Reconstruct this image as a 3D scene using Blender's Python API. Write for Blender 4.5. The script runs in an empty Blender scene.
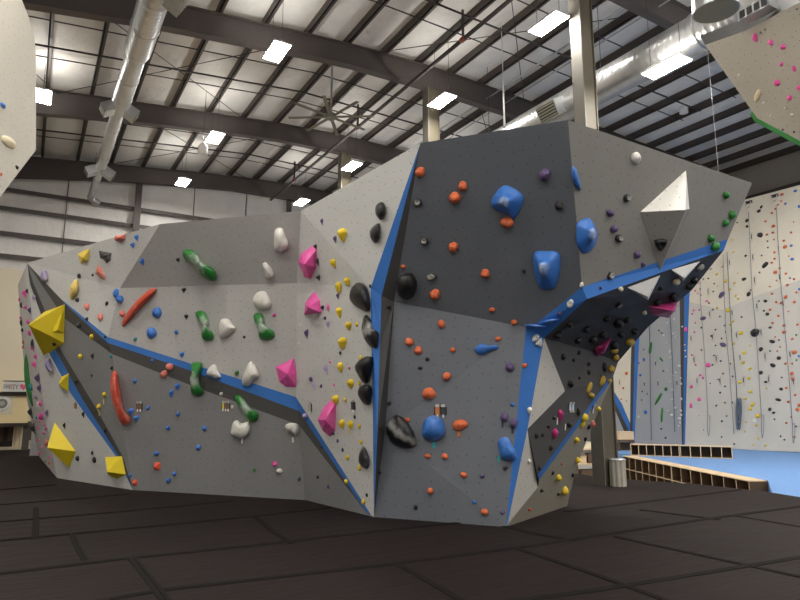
LAMP, UPFILL, WORLD, EXPO = 148.0, 46.0, .58, .04
import bpy, bmesh, math, random
from mathutils import Vector as V, Matrix
from mathutils.geometry import intersect_ray_tri, tessellate_polygon
random.seed(7)
C = bpy.context.scene.collection
# ------------------------------------------------------------------ camera model (800x600)
F = 615.0; PITCH = math.radians(9.7); AZ = math.radians(31); EYE = V((0, 0, 1.6))
HD = V((math.sin(AZ), math.cos(AZ), 0)); RT = V((math.cos(AZ), -math.sin(AZ), 0)); Z = V((0, 0, 1))
FW = HD * math.cos(PITCH) + Z * math.sin(PITCH); UP = -HD * math.sin(PITCH) + Z * math.cos(PITCH)
def ray(x, y): return FW + RT * ((x - 400) / F) - UP * ((y - 300) / F)
def at_z(x, y, z=0.0):
    d = ray(x, y); return EYE + d * ((z - EYE.z) / d.z)
def at_d(x, y, D):
    d = ray(x, y); return EYE + d * (D / d.dot(HD))
def at_X(x, y, X):
    d = ray(x, y); return EYE + d * (X / d.x)
def at_Y(x, y, Y):
    d = ray(x, y); return EYE + d * (Y / d.y)
def dist_of(p): return (p - EYE).dot(HD)
def plane3(a, b, c):
    n = (b - a).cross(c - a).normalized()
    if n.dot(EYE - a) < 0: n = -n
    return (a, n)
def on(x, y, pl):
    d = ray(x, y); return EYE + d * ((pl[0] - EYE).dot(pl[1]) / d.dot(pl[1]))
cam = bpy.data.objects.new('camera', bpy.data.cameras.new('camera')); C.objects.link(cam)
cam.location = EYE; cam.data.sensor_fit = 'HORIZONTAL'; cam.data.sensor_width = 36.0; cam.data.lens = 36.0 * F / 800
cam.matrix_world = Matrix.Translation(EYE) @ Matrix((RT, UP, -FW)).transposed().to_4x4()
cam.data.clip_end = 200
bpy.context.scene.camera = cam
# ------------------------------------------------------------------ materials
def s2l(c): return tuple(((v / 255) / 12.92 if v / 255 <= .04045 else ((v / 255 + .055) / 1.055) ** 2.4) for v in c)
def new_mat(name):
    m = bpy.data.materials.new(name); m.use_nodes = True
    nt = m.node_tree; return m, nt, nt.nodes['Principled BSDF']
def lk(nt, a, b): nt.links.new(a, b)
def mixc(nt, fac, a, b):
    n = nt.nodes.new('ShaderNodeMix'); n.data_type = 'RGBA'
    for s, v in ((n.inputs[0], fac), (n.inputs[6], a), (n.inputs[7], b)):
        if hasattr(v, 'is_linked'): lk(nt, v, s)
        else: s.default_value = v if not isinstance(v, tuple) else (*v[:3], 1)
    return n.outputs[2]
def math_(nt, op, a, b=None, c=None, clamp=False):
    n = nt.nodes.new('ShaderNodeMath'); n.operation = op; n.use_clamp = clamp
    for i, v in enumerate((a, b, c)):
        if v is None: continue
        if hasattr(v, 'is_linked'): lk(nt, v, n.inputs[i])
        else: n.inputs[i].default_value = v
    return n.outputs[0]
def noise(nt, vec, scale, detail=3, rough=.5):
    n = nt.nodes.new('ShaderNodeTexNoise'); n.inputs['Scale'].default_value = scale; n.inputs['Detail'].default_value = detail; n.inputs['Roughness'].default_value = rough
    if vec is not None: lk(nt, vec, n.inputs['Vector'])
    return n.outputs['Fac']
def ramp(nt, f, lo, hi):
    n = nt.nodes.new('ShaderNodeMapRange'); n.inputs[1].default_value = lo; n.inputs[2].default_value = hi; lk(nt, f, n.inputs[0]); return n.outputs[0]
def bump(nt, bs, h, strength, dist):
    b = nt.nodes.new('ShaderNodeBump'); b.inputs['Strength'].default_value = strength; b.inputs['Distance'].default_value = dist
    lk(nt, h, b.inputs['Height']); lk(nt, b.outputs[0], bs.inputs['Normal'])
def coord(nt, which='Object'): return nt.nodes.new('ShaderNodeTexCoord').outputs[which]
def plain(name, rgb, rough=.5, metal=0.0, var=.12, nscale=4.0, bstr=0.0, bscale=30, chalk=0.0, cscale=6.0, spec=.5):
    m, nt, bs = new_mat(name); co = coord(nt)
    col = mixc(nt, noise(nt, co, nscale), tuple(v * (1 - var) for v in rgb), tuple(min(1, v * (1 + var)) for v in rgb))
    if chalk:
        col = mixc(nt, math_(nt, 'MULTIPLY', ramp(nt, noise(nt, co, cscale, 2), .5, .68), chalk), col, (.62, .6, .57))
    lk(nt, col, bs.inputs['Base Color']); bs.inputs['Roughness'].default_value = rough; bs.inputs['Metallic'].default_value = metal
    bs.inputs['Specular IOR Level'].default_value = spec
    if bstr: bump(nt, bs, noise(nt, co, bscale, 4), bstr, .02)
    return m
def plywood(name, rgb, dots=True, seams=(), rough=.62):
    """painted plywood with T-nut holes, in the panel's own metres (UV)"""
    m, nt, bs = new_mat(name); co = coord(nt); uv = coord(nt, 'UV')
    col = mixc(nt, noise(nt, co, .9, 4), tuple(v * .9 for v in rgb), tuple(v * 1.1 for v in rgb))
    sm = ramp(nt, noise(nt, co, 7, 4, .7), .58, .8)
    col = mixc(nt, math_(nt, 'MULTIPLY', sm, .16), col, (.06, .055, .05))
    hs = None
    if dots:
        v = nt.nodes.new('ShaderNodeTexVoronoi'); v.voronoi_dimensions = '2D'; v.inputs['Scale'].default_value = 5.6; v.inputs['Randomness'].default_value = .5
        lk(nt, uv, v.inputs['Vector'])
        hs = math_(nt, 'LESS_THAN', v.outputs['Distance'], .046)
        col = mixc(nt, math_(nt, 'MULTIPLY', hs, .8), col, (.02, .02, .02))
    if seams:
        sp = nt.nodes.new('ShaderNodeSeparateXYZ'); lk(nt, uv, sp.inputs[0])
        for ax, val in seams:
            f = math_(nt, 'LESS_THAN', math_(nt, 'ABSOLUTE', math_(nt, 'SUBTRACT', sp.outputs[ax], val)), .0045)
            col = mixc(nt, math_(nt, 'MULTIPLY', f, .45), col, (.03, .03, .03))
    lk(nt, col, bs.inputs['Base Color']); bs.inputs['Roughness'].default_value = rough; bs.inputs['Specular IOR Level'].default_value = .3
    bump(nt, bs, noise(nt, co, 140, 3), .12, .004)
    return m
M = {}
M['pale'] = plywood('pale grey painted plywood', (.53, .53, .515))
M['light'] = plywood('light grey painted plywood', (.42, .412, .4))
M['mid'] = plywood('mid grey painted plywood', (.2, .2, .205))
M['steel'] = plywood('blue grey painted plywood', (.15, .162, .186))
M['slate'] = plywood('dark slate painted plywood', (.108, .117, .134))
M['taupe'] = plywood('warm grey painted plywood', (.2, .19, .172))
M['beige'] = plywood('beige grey painted plywood', (.28, .26, .21))
M['char'] = plywood('charcoal painted plywood', (.062, .06, .058), dots=False)
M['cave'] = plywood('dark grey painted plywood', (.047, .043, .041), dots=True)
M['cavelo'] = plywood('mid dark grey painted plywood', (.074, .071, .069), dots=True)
M['bluep'] = plywood('blue painted plywood', (.04, .165, .5), dots=False)
M['white'] = plywood('off white painted plywood', (.52, .5, .455))
M['leadw'] = plywood('cream textured lead wall', (.74, .685, .575), dots=False)
M['leadl'] = plywood('grey white textured lead wall', (.6, .575, .52), dots=False)
M['leadg'] = plywood('grey textured lead wall', (.37, .38, .4), dots=False)
M['back'] = plain('raw plywood', (.3, .22, .14), .8)
M['floor'] = None
# ------------------------------------------------------------------ mesh helpers
def link(o, parent=None):
    C.objects.link(o)
    if parent is not None: o.parent = parent
    return o
def mesh_obj(name, verts, faces, mat, parent=None, smooth=False, uv=False, loc=None):
    me = bpy.data.meshes.new(name); me.from_pydata([tuple(v) for v in verts], [], faces); me.update()
    if smooth:
        for p in me.polygons: p.use_smooth = True
    if uv:
        L = me.uv_layers.new(name='UVMap')
        for p in me.polygons:
            n = p.normal.copy()
            u = Z - n * n.z
            if u.length < .05: u = V((0, 1, 0)) - n * n.y
            u.normalize(); r = u.cross(n)
            for li in p.loop_indices:
                co = me.vertices[me.loops[li].vertex_index].co
                L.data[li].uv = (co.dot(r), co.dot(u))
    for mm in (mat if isinstance(mat, (list, tuple)) else [mat]): me.materials.append(mm)
    o = bpy.data.objects.new(name, me)
    if loc is not None: o.location = loc
    return link(o, parent)
def empty(name, loc=(0, 0, 0), parent=None):
    o = bpy.data.objects.new(name, None); o.location = loc; o.empty_display_size = .1; return link(o, parent)
def tag(o, label, cat, group=None, kind=None):
    o['label'] = label; o['category'] = cat
    if group: o['group'] = group
    if kind: o['kind'] = kind
    return o
class MB:
    """collects boxes, tubes and prisms; build() links them as one mesh object"""
    def __init__(s): s.v = []; s.f = []
    def add(s, vs, fs):
        b = len(s.v); s.v += [V(v) for v in vs]; s.f += [tuple(b + i for i in f) for f in fs]; return s
    def box(s, lo, hi):
        x0, y0, z0 = lo; x1, y1, z1 = hi
        return s.add([(x0, y0, z0), (x1, y0, z0), (x1, y1, z0), (x0, y1, z0), (x0, y0, z1), (x1, y0, z1), (x1, y1, z1), (x0, y1, z1)],
                     [(3, 2, 1, 0), (4, 5, 6, 7), (0, 1, 5, 4), (1, 2, 6, 5), (2, 3, 7, 6), (3, 0, 4, 7)])
    def obox(s, c, ax, ay, az, hx, hy, hz):
        c = V(c); vs = []
        for k in (-1, 1):
            for (i, j) in ((-1, -1), (1, -1), (1, 1), (-1, 1)): vs.append(c + ax * (i * hx) + ay * (j * hy) + az * (k * hz))
        return s.add(vs, [(3, 2, 1, 0), (4, 5, 6, 7), (0, 1, 5, 4), (1, 2, 6, 5), (2, 3, 7, 6), (3, 0, 4, 7)])
    def tube(s, pts, r, n=8, cap=True):
        pts = [V(p) for p in pts]; rs = r if isinstance(r, (list, tuple)) else [r] * len(pts); vs = []; fs = []
        for i, p in enumerate(pts):
            t = (pts[min(i + 1, len(pts) - 1)] - pts[max(i - 1, 0)]).normalized()
            a = t.cross(Z if abs(t.z) < .9 else V((1, 0, 0))).normalized(); b = t.cross(a)
            vs += [p + (a * math.cos(2 * math.pi * k / n) + b * math.sin(2 * math.pi * k / n)) * rs[i] for k in range(n)]
        for i in range(len(pts) - 1):
            for k in range(n): fs.append((i * n + k, i * n + (k + 1) % n, (i + 1) * n + (k + 1) % n, (i + 1) * n + k))
        if cap: fs += [tuple(range(n)), tuple(reversed(range((len(pts) - 1) * n, len(pts) * n)))]
        return s.add(vs, fs)
    def prism(s, poly, off):
        n = len(poly); off = V(off)
        vs = [V(p) for p in poly] + [V(p) + off for p in poly]
        fs = [tuple(range(n)), tuple(reversed(range(n, 2 * n)))] + [(i, n + i, n + (i + 1) % n, (i + 1) % n) for i in range(n)]
        return s.add(vs, fs)
    def build(s, name, mat, parent=None, smooth=False, uv=False):
        vs = s.v; loc = None
        o = mesh_obj(name, vs, s.f, mat, parent, smooth, uv)
        bm = bmesh.new(); bm.from_mesh(o.data); bmesh.ops.recalc_face_normals(bm, faces=bm.faces); bm.to_mesh(o.data); bm.free()
        return o
def smooth_angle(o, deg=40):
    for p in o.data.polygons: p.use_smooth = True
    o.data.set_sharp_from_angle(angle=math.radians(deg))
# ------------------------------------------------------------------ building shell
def interp(tab, x):
    if x <= tab[0][0]: return tab[0][1]
    for (a, b), (c, d) in zip(tab, tab[1:]):
        if x <= c: return b + (d - b) * (x - a) / (c - a)
    return tab[-1][1]
ROOF = [(-9, 10.5), (0, 11.35), (7, 12.05), (10.2, 12.22), (14, 12.15), (27, 11.75)]
CHORD = [(-9, 8.2), (-4, 9.7), (-.8, 10.43), (2, 10.86), (7, 11.4), (10.2, 11.46), (14, 11.42), (27, 10.9)]
zR = lambda x: interp(ROOF, x); zB = lambda x: interp(CHORD, x)
XL, XR, YB, YF = -9.0, 26.0, 27.9, -7.0
FR = [2.8, 8.95, 15.0, 21.0, 27.3]          # frame lines
# insulation cloth
m, nt, bs = new_mat('white foil faced insulation'); co = coord(nt)
ins = mixc(nt, noise(nt, co, 1.3, 4), (.66, .645, .62), (.86, .85, .825)); lk(nt, ins, bs.inputs['Base Color'])
bs.inputs['Roughness'].default_value = .42; bs.inputs['Specular IOR Level'].default_value = .4
n_ = nt.nodes.new('ShaderNodeMapping'); n_.inputs['Scale'].default_value = (.7, .7, .7); lk(nt, co, n_.inputs[0])
bump(nt, bs, noise(nt, n_.outputs[0], 3.2, 5, .6), .55, .12); M['ins'] = m
M['steelb'] = plain('brown primer steel', (.075, .062, .058), .55, .0, .15, 2)
M['steeld'] = plain('dark brown purlin steel', (.062, .05, .047), .5, .0, .12, 2)
M['rod'] = plain('dark rod', (.035, .03, .03), .5)
M['redpipe'] = plain('red sprinkler fitting', (.22, .05, .03), .5)
m, nt, bs = new_mat('galvanised spiral duct steel'); co = coord(nt); wv = nt.nodes.new('ShaderNodeTexWave'); wv.bands_direction = 'Y'; wv.inputs['Scale'].default_value = 2.2; wv.inputs['Distortion'].default_value = .15; lk(nt, co, wv.inputs['Vector'])
lk(nt, mixc(nt, noise(nt, co, 5, 3), (.4, .41, .42), (.56, .57, .57)), bs.inputs['Base Color']); bs.inputs['Metallic'].default_value = .85; bs.inputs['Roughness'].default_value = .36
bump(nt, bs, wv.outputs['Fac'], .35, .015); M['galv'] = m
M['galvd'] = plain('dull grey duct end', (.2, .2, .15), .6)
M['louvre'] = plain('black louvre', (.02, .02, .02), .5)
M['colw'] = plain('olive tan painted column', (.085, .072, .047), .65, 0, .18, 1.5)
M['colg'] = plain('grey column flange', (.125, .117, .098), .65, 0, .15, 1.5)
M['drywall'] = plain('beige painted drywall', (.7, .63, .49), .7, 0, .05, .5)
M['soffit'] = plain('yellow beige painted soffit', (.85, .7, .4), .7, 0, .06, .5)
M['cream'] = plain('cream trim', (.72, .66, .5), .6)
M['dark'] = plain('dark brown', (.03, .02, .015), .6)
M['conc'] = plain('pale concrete', (.42, .41, .39), .8, 0, .1, 2)
M['bluemat'] = plain('blue carpet flooring', (.13, .26, .52), .8, 0, .08, 6, .2, 60)
M['ply'] = plain('raw birch plywood', (.62, .47, .3), .6, 0, .12, 5)
M['plyd'] = plain('stained brown plywood', (.1, .06, .035), .6, 0, .15, 5)  # brown wood, and the shade put into the cubby insides
M['black'] = plain('black', (.018, .018, .018), .5)
M['whitep'] = plain('white paint', (.75, .74, .72), .5)
m, nt, bs = new_mat('glowing LED diffuser'); bs.inputs['Base Color'].default_value = (.9, .88, .82, 1)
bs.inputs['Emission Color'].default_value = (1, .95, .87, 1); bs.inputs['Emission Strength'].default_value = LAMP; M['led'] = m
m, nt, bs = new_mat('glowing LED uplight'); bs.inputs['Base Color'].default_value = (.9, .88, .82, 1)
bs.inputs['Emission Color'].default_value = (1, .95, .87, 1); bs.inputs['Emission Strength'].default_value = UPFILL; M['ledup'] = m  # upward glow added to the fixtures to brighten the roof
# floor matting
m, nt, bs = new_mat('black vinyl matting'); co = coord(nt)
col = mixc(nt, noise(nt, co, .8, 4), (.0075, .0042, .0042), (.0135, .0082, .0079))
dust = math_(nt, 'MULTIPLY', ramp(nt, noise(nt, co, 2.3, 6, .75), .66, .82), .35)
col = mixc(nt, dust, col, (.08, .07, .066)); lk(nt, col, bs.inputs['Base Color'])
bs.inputs['Roughness'].default_value = .68; bs.inputs['Specular IOR Level'].default_value = .17
mp = nt.nodes.new('ShaderNodeMapping'); mp.inputs['Rotation'].default_value = (0, 0, .35); mp.inputs['Scale'].default_value = (.5, 2.2, 1); lk(nt, co, mp.inputs[0])
bump(nt, bs, noise(nt, mp.outputs[0], 2.6, 5, .6), .5, .05); M['mat'] = m
M['seam'] = plain('black hook and loop seam strip', (.0056, .004, .0039), .8, 0, .2, 8, .3, 30, spec=.16)

EDGE = [V((12.2, -9, 0)), at_z(800, 497), at_z(768, 492), at_z(700, 484.5), at_z(600, 477.5), at_z(577, 473.5)]
mat_poly = [V((-8.8, -7, 0)), V((12.2, -7, 0))] + EDGE[1:] + [V((9.9, 14.5, 0)), V((9.9, 27.2, 0)), V((-8.8, 27.2, 0))]
floor = tag(MB().prism([(p.x, p.y, 0) for p in mat_poly], (0, 0, -.79)).build('floor', M['mat']), 'black vinyl covered bouldering mat floor with taped seams', 'floor', None, 'structure')
sub = MB().box((XL, YF - 2, -.95), (XR, YB + .2, -.8)).build('floor_slab', M['conc']); tag(sub, 'pale concrete slab floor below the black matting', 'floor', None, 'structure')
def strip(pix, w):
    pts = [at_z(x, y) for x, y in pix]; vs = []; fs = []
    for i, p in enumerate(pts):
        t = (pts[min(i + 1, len(pts) - 1)] - pts[max(i - 1, 0)]).normalized(); s = t.cross(Z) * (w / 2)
        for a, h in ((-1, .0), (-.85, .01), (-.14, .013), (0, .002), (.14, .013), (.85, .01), (1, .0)): vs.append(p + s * a + Z * (h + .0008))
    for i in range(len(pts) - 1):
        for k in range(6): fs.append((i * 7 + k, i * 7 + k + 1, (i + 1) * 7 + k + 1, (i + 1) * 7 + k))
    o = mesh_obj('seam_strip', vs, fs, M['seam'], floor)
    bm = bmesh.new(); bm.from_mesh(o.data); bmesh.ops.recalc_face_normals(bm, faces=bm.faces); bm.to_mesh(o.data); bm.free()
for pix, w in [([(60, 608), (165, 590), (400, 563.5), (525, 547), (700, 520), (850, 500)], .15), ([(-60, 582), (0, 574), (125, 559), (260, 545), (400, 529), (470, 522)], .15),
               ([(-60, 549), (0, 541), (115, 530), (250, 517), (330, 508)], .15), ([(-30, 525), (0, 522), (120, 512), (235, 501)], .15), ([(-30, 508), (0, 505), (90, 498), (130, 494)], .15),
               ([(0, 490), (55, 485)], .15), ([(565, 512), (660, 500), (740, 490)], .15), ([(330, 640), (470, 607), (600, 590), (860, 548)], .15),
               ([(615, 537), (700, 555.5), (860, 590)], .13), ([(515, 548), (590, 573), (680, 606)], .13), ([(395, 563), (440, 588), (480, 612)], .13),
               ([(133, 559), (150, 580), (172, 610)], .17), ([(640, 510), (720, 520)], .13), ([(735, 516), (830, 532)], .13), ([(72, 534), (78, 548), (86, 561)], .13),
               ([(36, 508), (36, 520), (35, 540)], .13), ([(255, 517), (272, 531), (292, 544)], .13), ([(480, 520), (530, 533), (575, 541)], .16)]:
    strip(pix, w * .6)
# raised blue floor with its plywood edge
BZ = .0
b1, b0 = at_z(749, 480.5, BZ), at_z(622.7, 455.5, BZ)
ndir = (b0 - b1).normalized(); nperp = V((-ndir.y, ndir.x, 0)); nperp = nperp if nperp.dot(V((1, 0, 0))) > 0 else -nperp
blue_poly = [V((12.22, -7, 0)), at_z(803, 497.4), at_z(772, 492.4), b1 + nperp * .42, b0 + nperp * .42, at_z(614, 452.5, BZ), at_z(606, 443, BZ) + HD * 1.5, V((23.3, 20.5, BZ)), V((23.3, -7, BZ))]
bf = MB().prism([q - Z * .002 for q in blue_poly], (0, 0, -.79)).build('floor_raised', M['bluemat']); tag(bf, 'raised pale blue carpeted floor in front of the lead wall', 'floor', None, 'structure')

# roof: sagging insulation between purlins, purlins, frames
ceil = empty('ceiling'); tag(ceil, 'sloping roof with white insulation between brown purlins', 'ceiling', None, 'structure')
PX = [.95 + 1.25 * k for k in range(-8, 21)]; PX = [x for x in PX if XL < x < XR]
vs = []; fs = []; xs = []
edges = [XL] + PX + [XR]
for a, b in zip(edges, edges[1:]):
    for t in (0, .12, .35, .65, .88): xs.append((a + (b - a) * t, .0 if t == 0 else -.05 * math.sin(math.pi * t)))
xs.append((XR, 0)); ys = [YF - 1 + (YB + 1 - YF) * j / 24 for j in range(25)]
for y in ys: vs += [V((x, y, zR(x) + .26 + s)) for x, s in xs]
nx = len(xs)
for j in range(24):
    for i in range(nx - 1): fs.append((j * nx + i, (j + 1) * nx + i, (j + 1) * nx + i + 1, j * nx + i + 1))
mesh_obj('insulation_blanket', vs, fs, M['ins'], ceil, True)
for x in PX:
    z = zR(x); MB().box((x - .018, YF, z), (x + .018, YB, z + .27)).box((x - .018, YF, z), (x + .085, YB, z + .016)).build('purlin', M['steeld'], ceil)
for fy in FR:
    mb = MB(); n = 30
    for i in range(n):
        xa = XL + (XR - XL) * i / n; xb = XL + (XR - XL) * (i + 1) / n
        for hw, f0, f1 in ((.02, lambda x: zB(x), lambda x: zR(x) - .002), (.13, lambda x: zB(x) - .03, lambda x: zB(x)), (.12, lambda x: zR(x) - .03, lambda x: zR(x) - .004)):
            vs = [(x, fy + s * hw, f(x)) for x in (xa, xb) for s in (-1, 1) for f in (f0, f1)]
            mb.add(vs, [(0, 1, 3, 2), (4, 6, 7, 5), (0, 2, 6, 4), (1, 5, 7, 3), (0, 4, 5, 1), (2, 3, 7, 6)])
    mb.build('rafter', M['steelb'], ceil)
# thin rods, pipes and cross bracing under the purlins
def rod(name, a, b, r, mat=M['rod'], n=6): return MB().tube([a, b], r, n).build(name, mat, ceil, True)
for y in (10.9, 12.9, 17.0, 19.0, 23.0, 25.1): rod('sag_rod', (-6, y, zR(-6) + .04), (7, y, zR(7) + .04), .018); rod('sag_rod', (7, y, zR(7) + .04), (20, y, zR(20) + .04), .018)
for (x0, y0, x1, y1) in ((0, 15.1, 6, 20.9), (6, 15.1, 0, 20.9), (8, 9, 14, 14.9), (14, 9, 8, 14.9), (2, 21.1, 8, 27.1), (8, 21.1, 2, 27.1), (-3, 15.1, 0, 20.9), (12, 15.1, 18, 20.9)):
    rod('brace_rod', (x0, y0, zR(x0) - .12), (x1, y1, zR(x1) - .12), .012)
for y in (11.9, 18.0, 24.0): rod('sprinkler_branch', (-5, y, zR(-5) - .16), (7, y, zR(7) - .16), .028); rod('sprinkler_branch', (7, y, zR(7) - .16), (19.5, y, zR(19.5) - .16), .028)
rod('sprinkler_main', (9.1, 4, 11.15), (9.1, 27, 11.15), .055, M['rod'], 8)
for y in (11.9, 18.0, 24.0): rod('sprinkler_riser', (9.1, y, 11.15), (9.1, y, zR(9.1) - .16), .035); rod('red_coupling', (9.1, y - .09, 11.15), (9.1, y + .09, 11.15), .075, M['redpipe'], 8)
rod('conduit', (12.4, 4, 11.75), (12.4, 27, 11.75), .03, M['galv']); rod('conduit', (13.2, 3, 11.8), (13.2, 27, 11.8), .022, M['galv'])

# end wall with girts, side walls
def struct(o, label): return tag(o, label, 'wall', None, 'structure')
wb = empty('wall_back'); struct(wb, 'insulated metal end wall with brown horizontal girts')
top = [(XL, zR(XL) + .2)] + [(x, z + .2) for x, z in ROOF[1:-1]] + [(XR, zR(XR) + .2)]
mesh_obj('insulation_blanket', [(x, YB, z) for x, z in top] + [(XR, YB, -.95), (XL, YB, -.95)], [tuple(range(len(top) + 2))], M['ins'], wb)
for z in [at_Y(40, y, YB - .2).z for y in (196, 214.5, 239, 261)] + [4.4, 3.0]:
    MB().box((XL, YB - .24, z - .02), (XR, YB - .2, z + .14)).box((XL, YB - .22, z + .12), (XR, YB - .02, z + .14)).build('girt', M['steeld'], wb)
for x in (-4.6, 3.4, 10.2, 16.4): MB().box((x - .13, YB - .42, -.4), (x + .13, YB - .39, zB(x))).box((x - .02, YB - .39, -.4), (x + .02, YB - .25, zB(x))).build('end_post', M['steelb'], wb)
for x in (.75, 5.8, 8.2): MB().box((x - .012, YB - .05, 4.9), (x + .012, YB - .005, zR(x))).build('seam_batten', M['rod'], wb)
wl = empty('wall_left'); struct(wl, 'insulated metal side wall')
mesh_obj('insulation_blanket', [(XL, YF - 1, -.95), (XL, YB, -.95), (XL, YB, zR(XL) + .26), (XL, YF - 1, zR(XL) + .26)], [(0, 1, 2, 3)], M['ins'], wl)
wr = empty('wall_right'); struct(wr, 'insulated metal side wall above the lead climbing wall')
mesh_obj('insulation_blanket', [(XR, YF - 1, -.95), (XR, YB, -.95), (XR, YB, zR(XR) + .26), (XR, YF - 1, zR(XR) + .26)], [(3, 2, 1, 0)], plain('grey metal liner panel', (.3, .28, .26), .5, 0, .1, 1), wr)
for z in (8.2, 10.4): MB().box((XR - .22, YF, z), (XR - .02, YB - .3, z + .03)).box((XR - .22, YF, z - .1), (XR - .19, YB - .3, z)).build('girt', M['steeld'], wr)
# beige drywall, soffit, doorway at far left
zs = at_Y(10, 268, 27.3).z
MB().box((XL, 27.45, -.8), (6, 27.6, zs)).build('drywall_panel', M['drywall'], wb)
s0, s1 = at_Y(0, 395, 26.3), at_Y(27.5, 424, 26.3)
MB().box((s0.x - 4, 26.3, s1.z), (s1.x, 27.44, s0.z)).build('soffit_box', M['soffit'], wb)
MB().box((s0.x - 4, 26.24, s0.z - .03), (s1.x + .02, 26.3, s0.z + .1)).build('soffit_trim', M['dark'], wb)
MB().box((s0.x - 4, 26.24, s1.z - .08), (s1.x + .02, 26.3, s1.z + .04)).build('soffit_trim', M['dark'], wb)
d0, d1 = at_Y(-12, 424, 27.3), at_Y(11.5, 450, 27.3)
door = MB().box((d0.x - 1.2, 27.33, 0.03), (d1.x, 27.4, s1.z + .1)).build('door_panel', M['dark']); door.name = 'door_1'
tag(door, 'dark brown double door in recess under beige soffit', 'door', None, 'structure')
for k in range(3): MB().box((d0.x + .15 + k * .5, 27.3, .3), (d0.x + .5 + k * .5, 27.34, 1.0)).build('recessed_panel', M['plyd'], door)
jx = at_Y(15, 440, 27.3).x
t1 = MB().box((d1.x, 27.2, -.0), (jx + .25, 27.44, s1.z + .1)).build('trim_1', M['cream']); tag(t1, 'cream door casing beside dark doorway', 'trim', None, 'structure')
for k in range(3): MB().box((d1.x + .04 + k * .16, 27.16, 0.02), (d1.x + .1 + k * .16, 27.2, s1.z)).build('casing_ridge', M['ply'], t1)
t2 = MB().box((s1.x - .12, 26.32, 0), (s1.x + .1, 26.6, s1.z)).build('trim_2', M['steelb']); tag(t2, 'dark post under corner of beige soffit', 'trim', None, 'structure')
t3 = MB().box((d0.x - 2, 26.9, 0.001), (s1.x, 27.19, .1)).build('trim_3', M['cream']); tag(t3, 'cream threshold step before doorway', 'trim', None, 'structure')
# columns
def column(x, y, z0, label):
    c = empty('column', (x, y, z0)); tag(c, label, 'column', None, 'structure'); h = zB(x) - .03 - z0
    MB().box((-.21, -.16, 0), (-.18, .16, h)).build('flange', M['colg'], c); MB().box((.18, -.16, 0), (.21, .16, h)).build('flange', M['colw'], c)
    MB().box((-.18, -.13, 0), (.18, -.09, h)).build('web', M['colw'], c)
    MB().box((-.27, -.22, 0), (.27, .22, .025)).build('base_plate', M['steelb'], c)
column(10.295, 8.97, -.8, 'tan steel column nearest camera rising behind the bouldering island peak')
column(10.15, 15.0, 0, 'tan steel column half hidden behind pale centre face of bouldering island')
column(10.05, 21.0, 0, 'tan steel column farthest away, just above pale centre face')

# ------------------------------------------------------------------ lamps
led_labels = {}
def lamp(x, y, label, z=10.45):
    l = empty('led_high_bay_light', (x, y, z)); tag(l, label, 'ceiling light', 'LED high bay lights hung from the roof')
    MB().box((-.21, -.45, .0), (.21, .45, .035)).box((-.15, -.38, .035), (.15, .38, .09)).box((-.23, -.47, -.012), (-.21, .47, .03)).box((.21, -.47, -.012), (.23, .47, .03)).build('housing', M['whitep'], l)
    mesh_obj('diffuser', [(-.205, -.44, -.002), (-.205, .44, -.002), (.205, .44, -.002), (.205, -.44, -.002), (-.205, -.44, -.02), (-.205, .44, -.02), (.205, .44, -.02), (.205, -.44, -.02)],
             [(4, 5, 6, 7), (0, 4, 7, 3), (1, 2, 6, 5), (0, 1, 5, 4), (3, 7, 6, 2)], M['led'], l)
    mesh_obj('uplight_lens', [(-.12, -.36, .092), (.12, -.36, .092), (.12, .36, .092), (-.12, .36, .092)], [(0, 1, 2, 3)], M['ledup'], l)  # added glowing sheet facing up, fill light for the ceiling
    zt = zR(x) - .012 - z
    for s in (-1, 1): MB().tube([(0, s * .36, .09), (0, s * .36, zt)], .006, 5).build('suspension_cable', M['rod'], l)
for x, y, lab in [(9.78, 9.5, 'large bright LED high bay light between duct and tan column at top'), (9.76, 13.85, 'LED high bay light just left of tan column above pale face'),
                  (9.75, 19.75, 'LED high bay light above small far tan column, second smallest of its row'), (9.7, 24.6, 'LED high bay light just over corner where pale face begins'),
                  (11.1, 7.45, 'LED high bay light under big round silver duct, rightmost one'), (4.7, 13.9, 'LED high bay light hanging on nearest brown rafter'),
                  (4.68, 19.85, 'LED high bay light below middle brown rafter'), (4.67, 24.75, 'LED high bay light over end wall beside hanging silver duct'),
                  (-.34, 19.6, 'LED high bay light at edge of left tan climbing panel')]: lamp(x, y, lab, 8.72 if x == 11.1 else 10.45)
for x in (-4.6, -.34, 4.7, 9.78, 13.95, 17.6):
    for y in (-4.5, .3, 4.9): lamp(x, y, 'LED high bay light of the rows above and behind the camera')
for x, y in ((-4.6, 10.3), (-.34, 10.3), (-4.6, 14), (13.95, 20), (-4.6, 20), (17.6, 25)): lamp(x, y, 'LED high bay light hidden from view by walls or out of frame')

for px, py in ((795, 70), (790, 20), (860, 60)):  # unseen lamps added near the upper right panel to light the lead wall
    q = at_z(px, py, 10.45); lamp(q.x, q.y, 'LED high bay light hidden from view by walls or out of frame')
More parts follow.
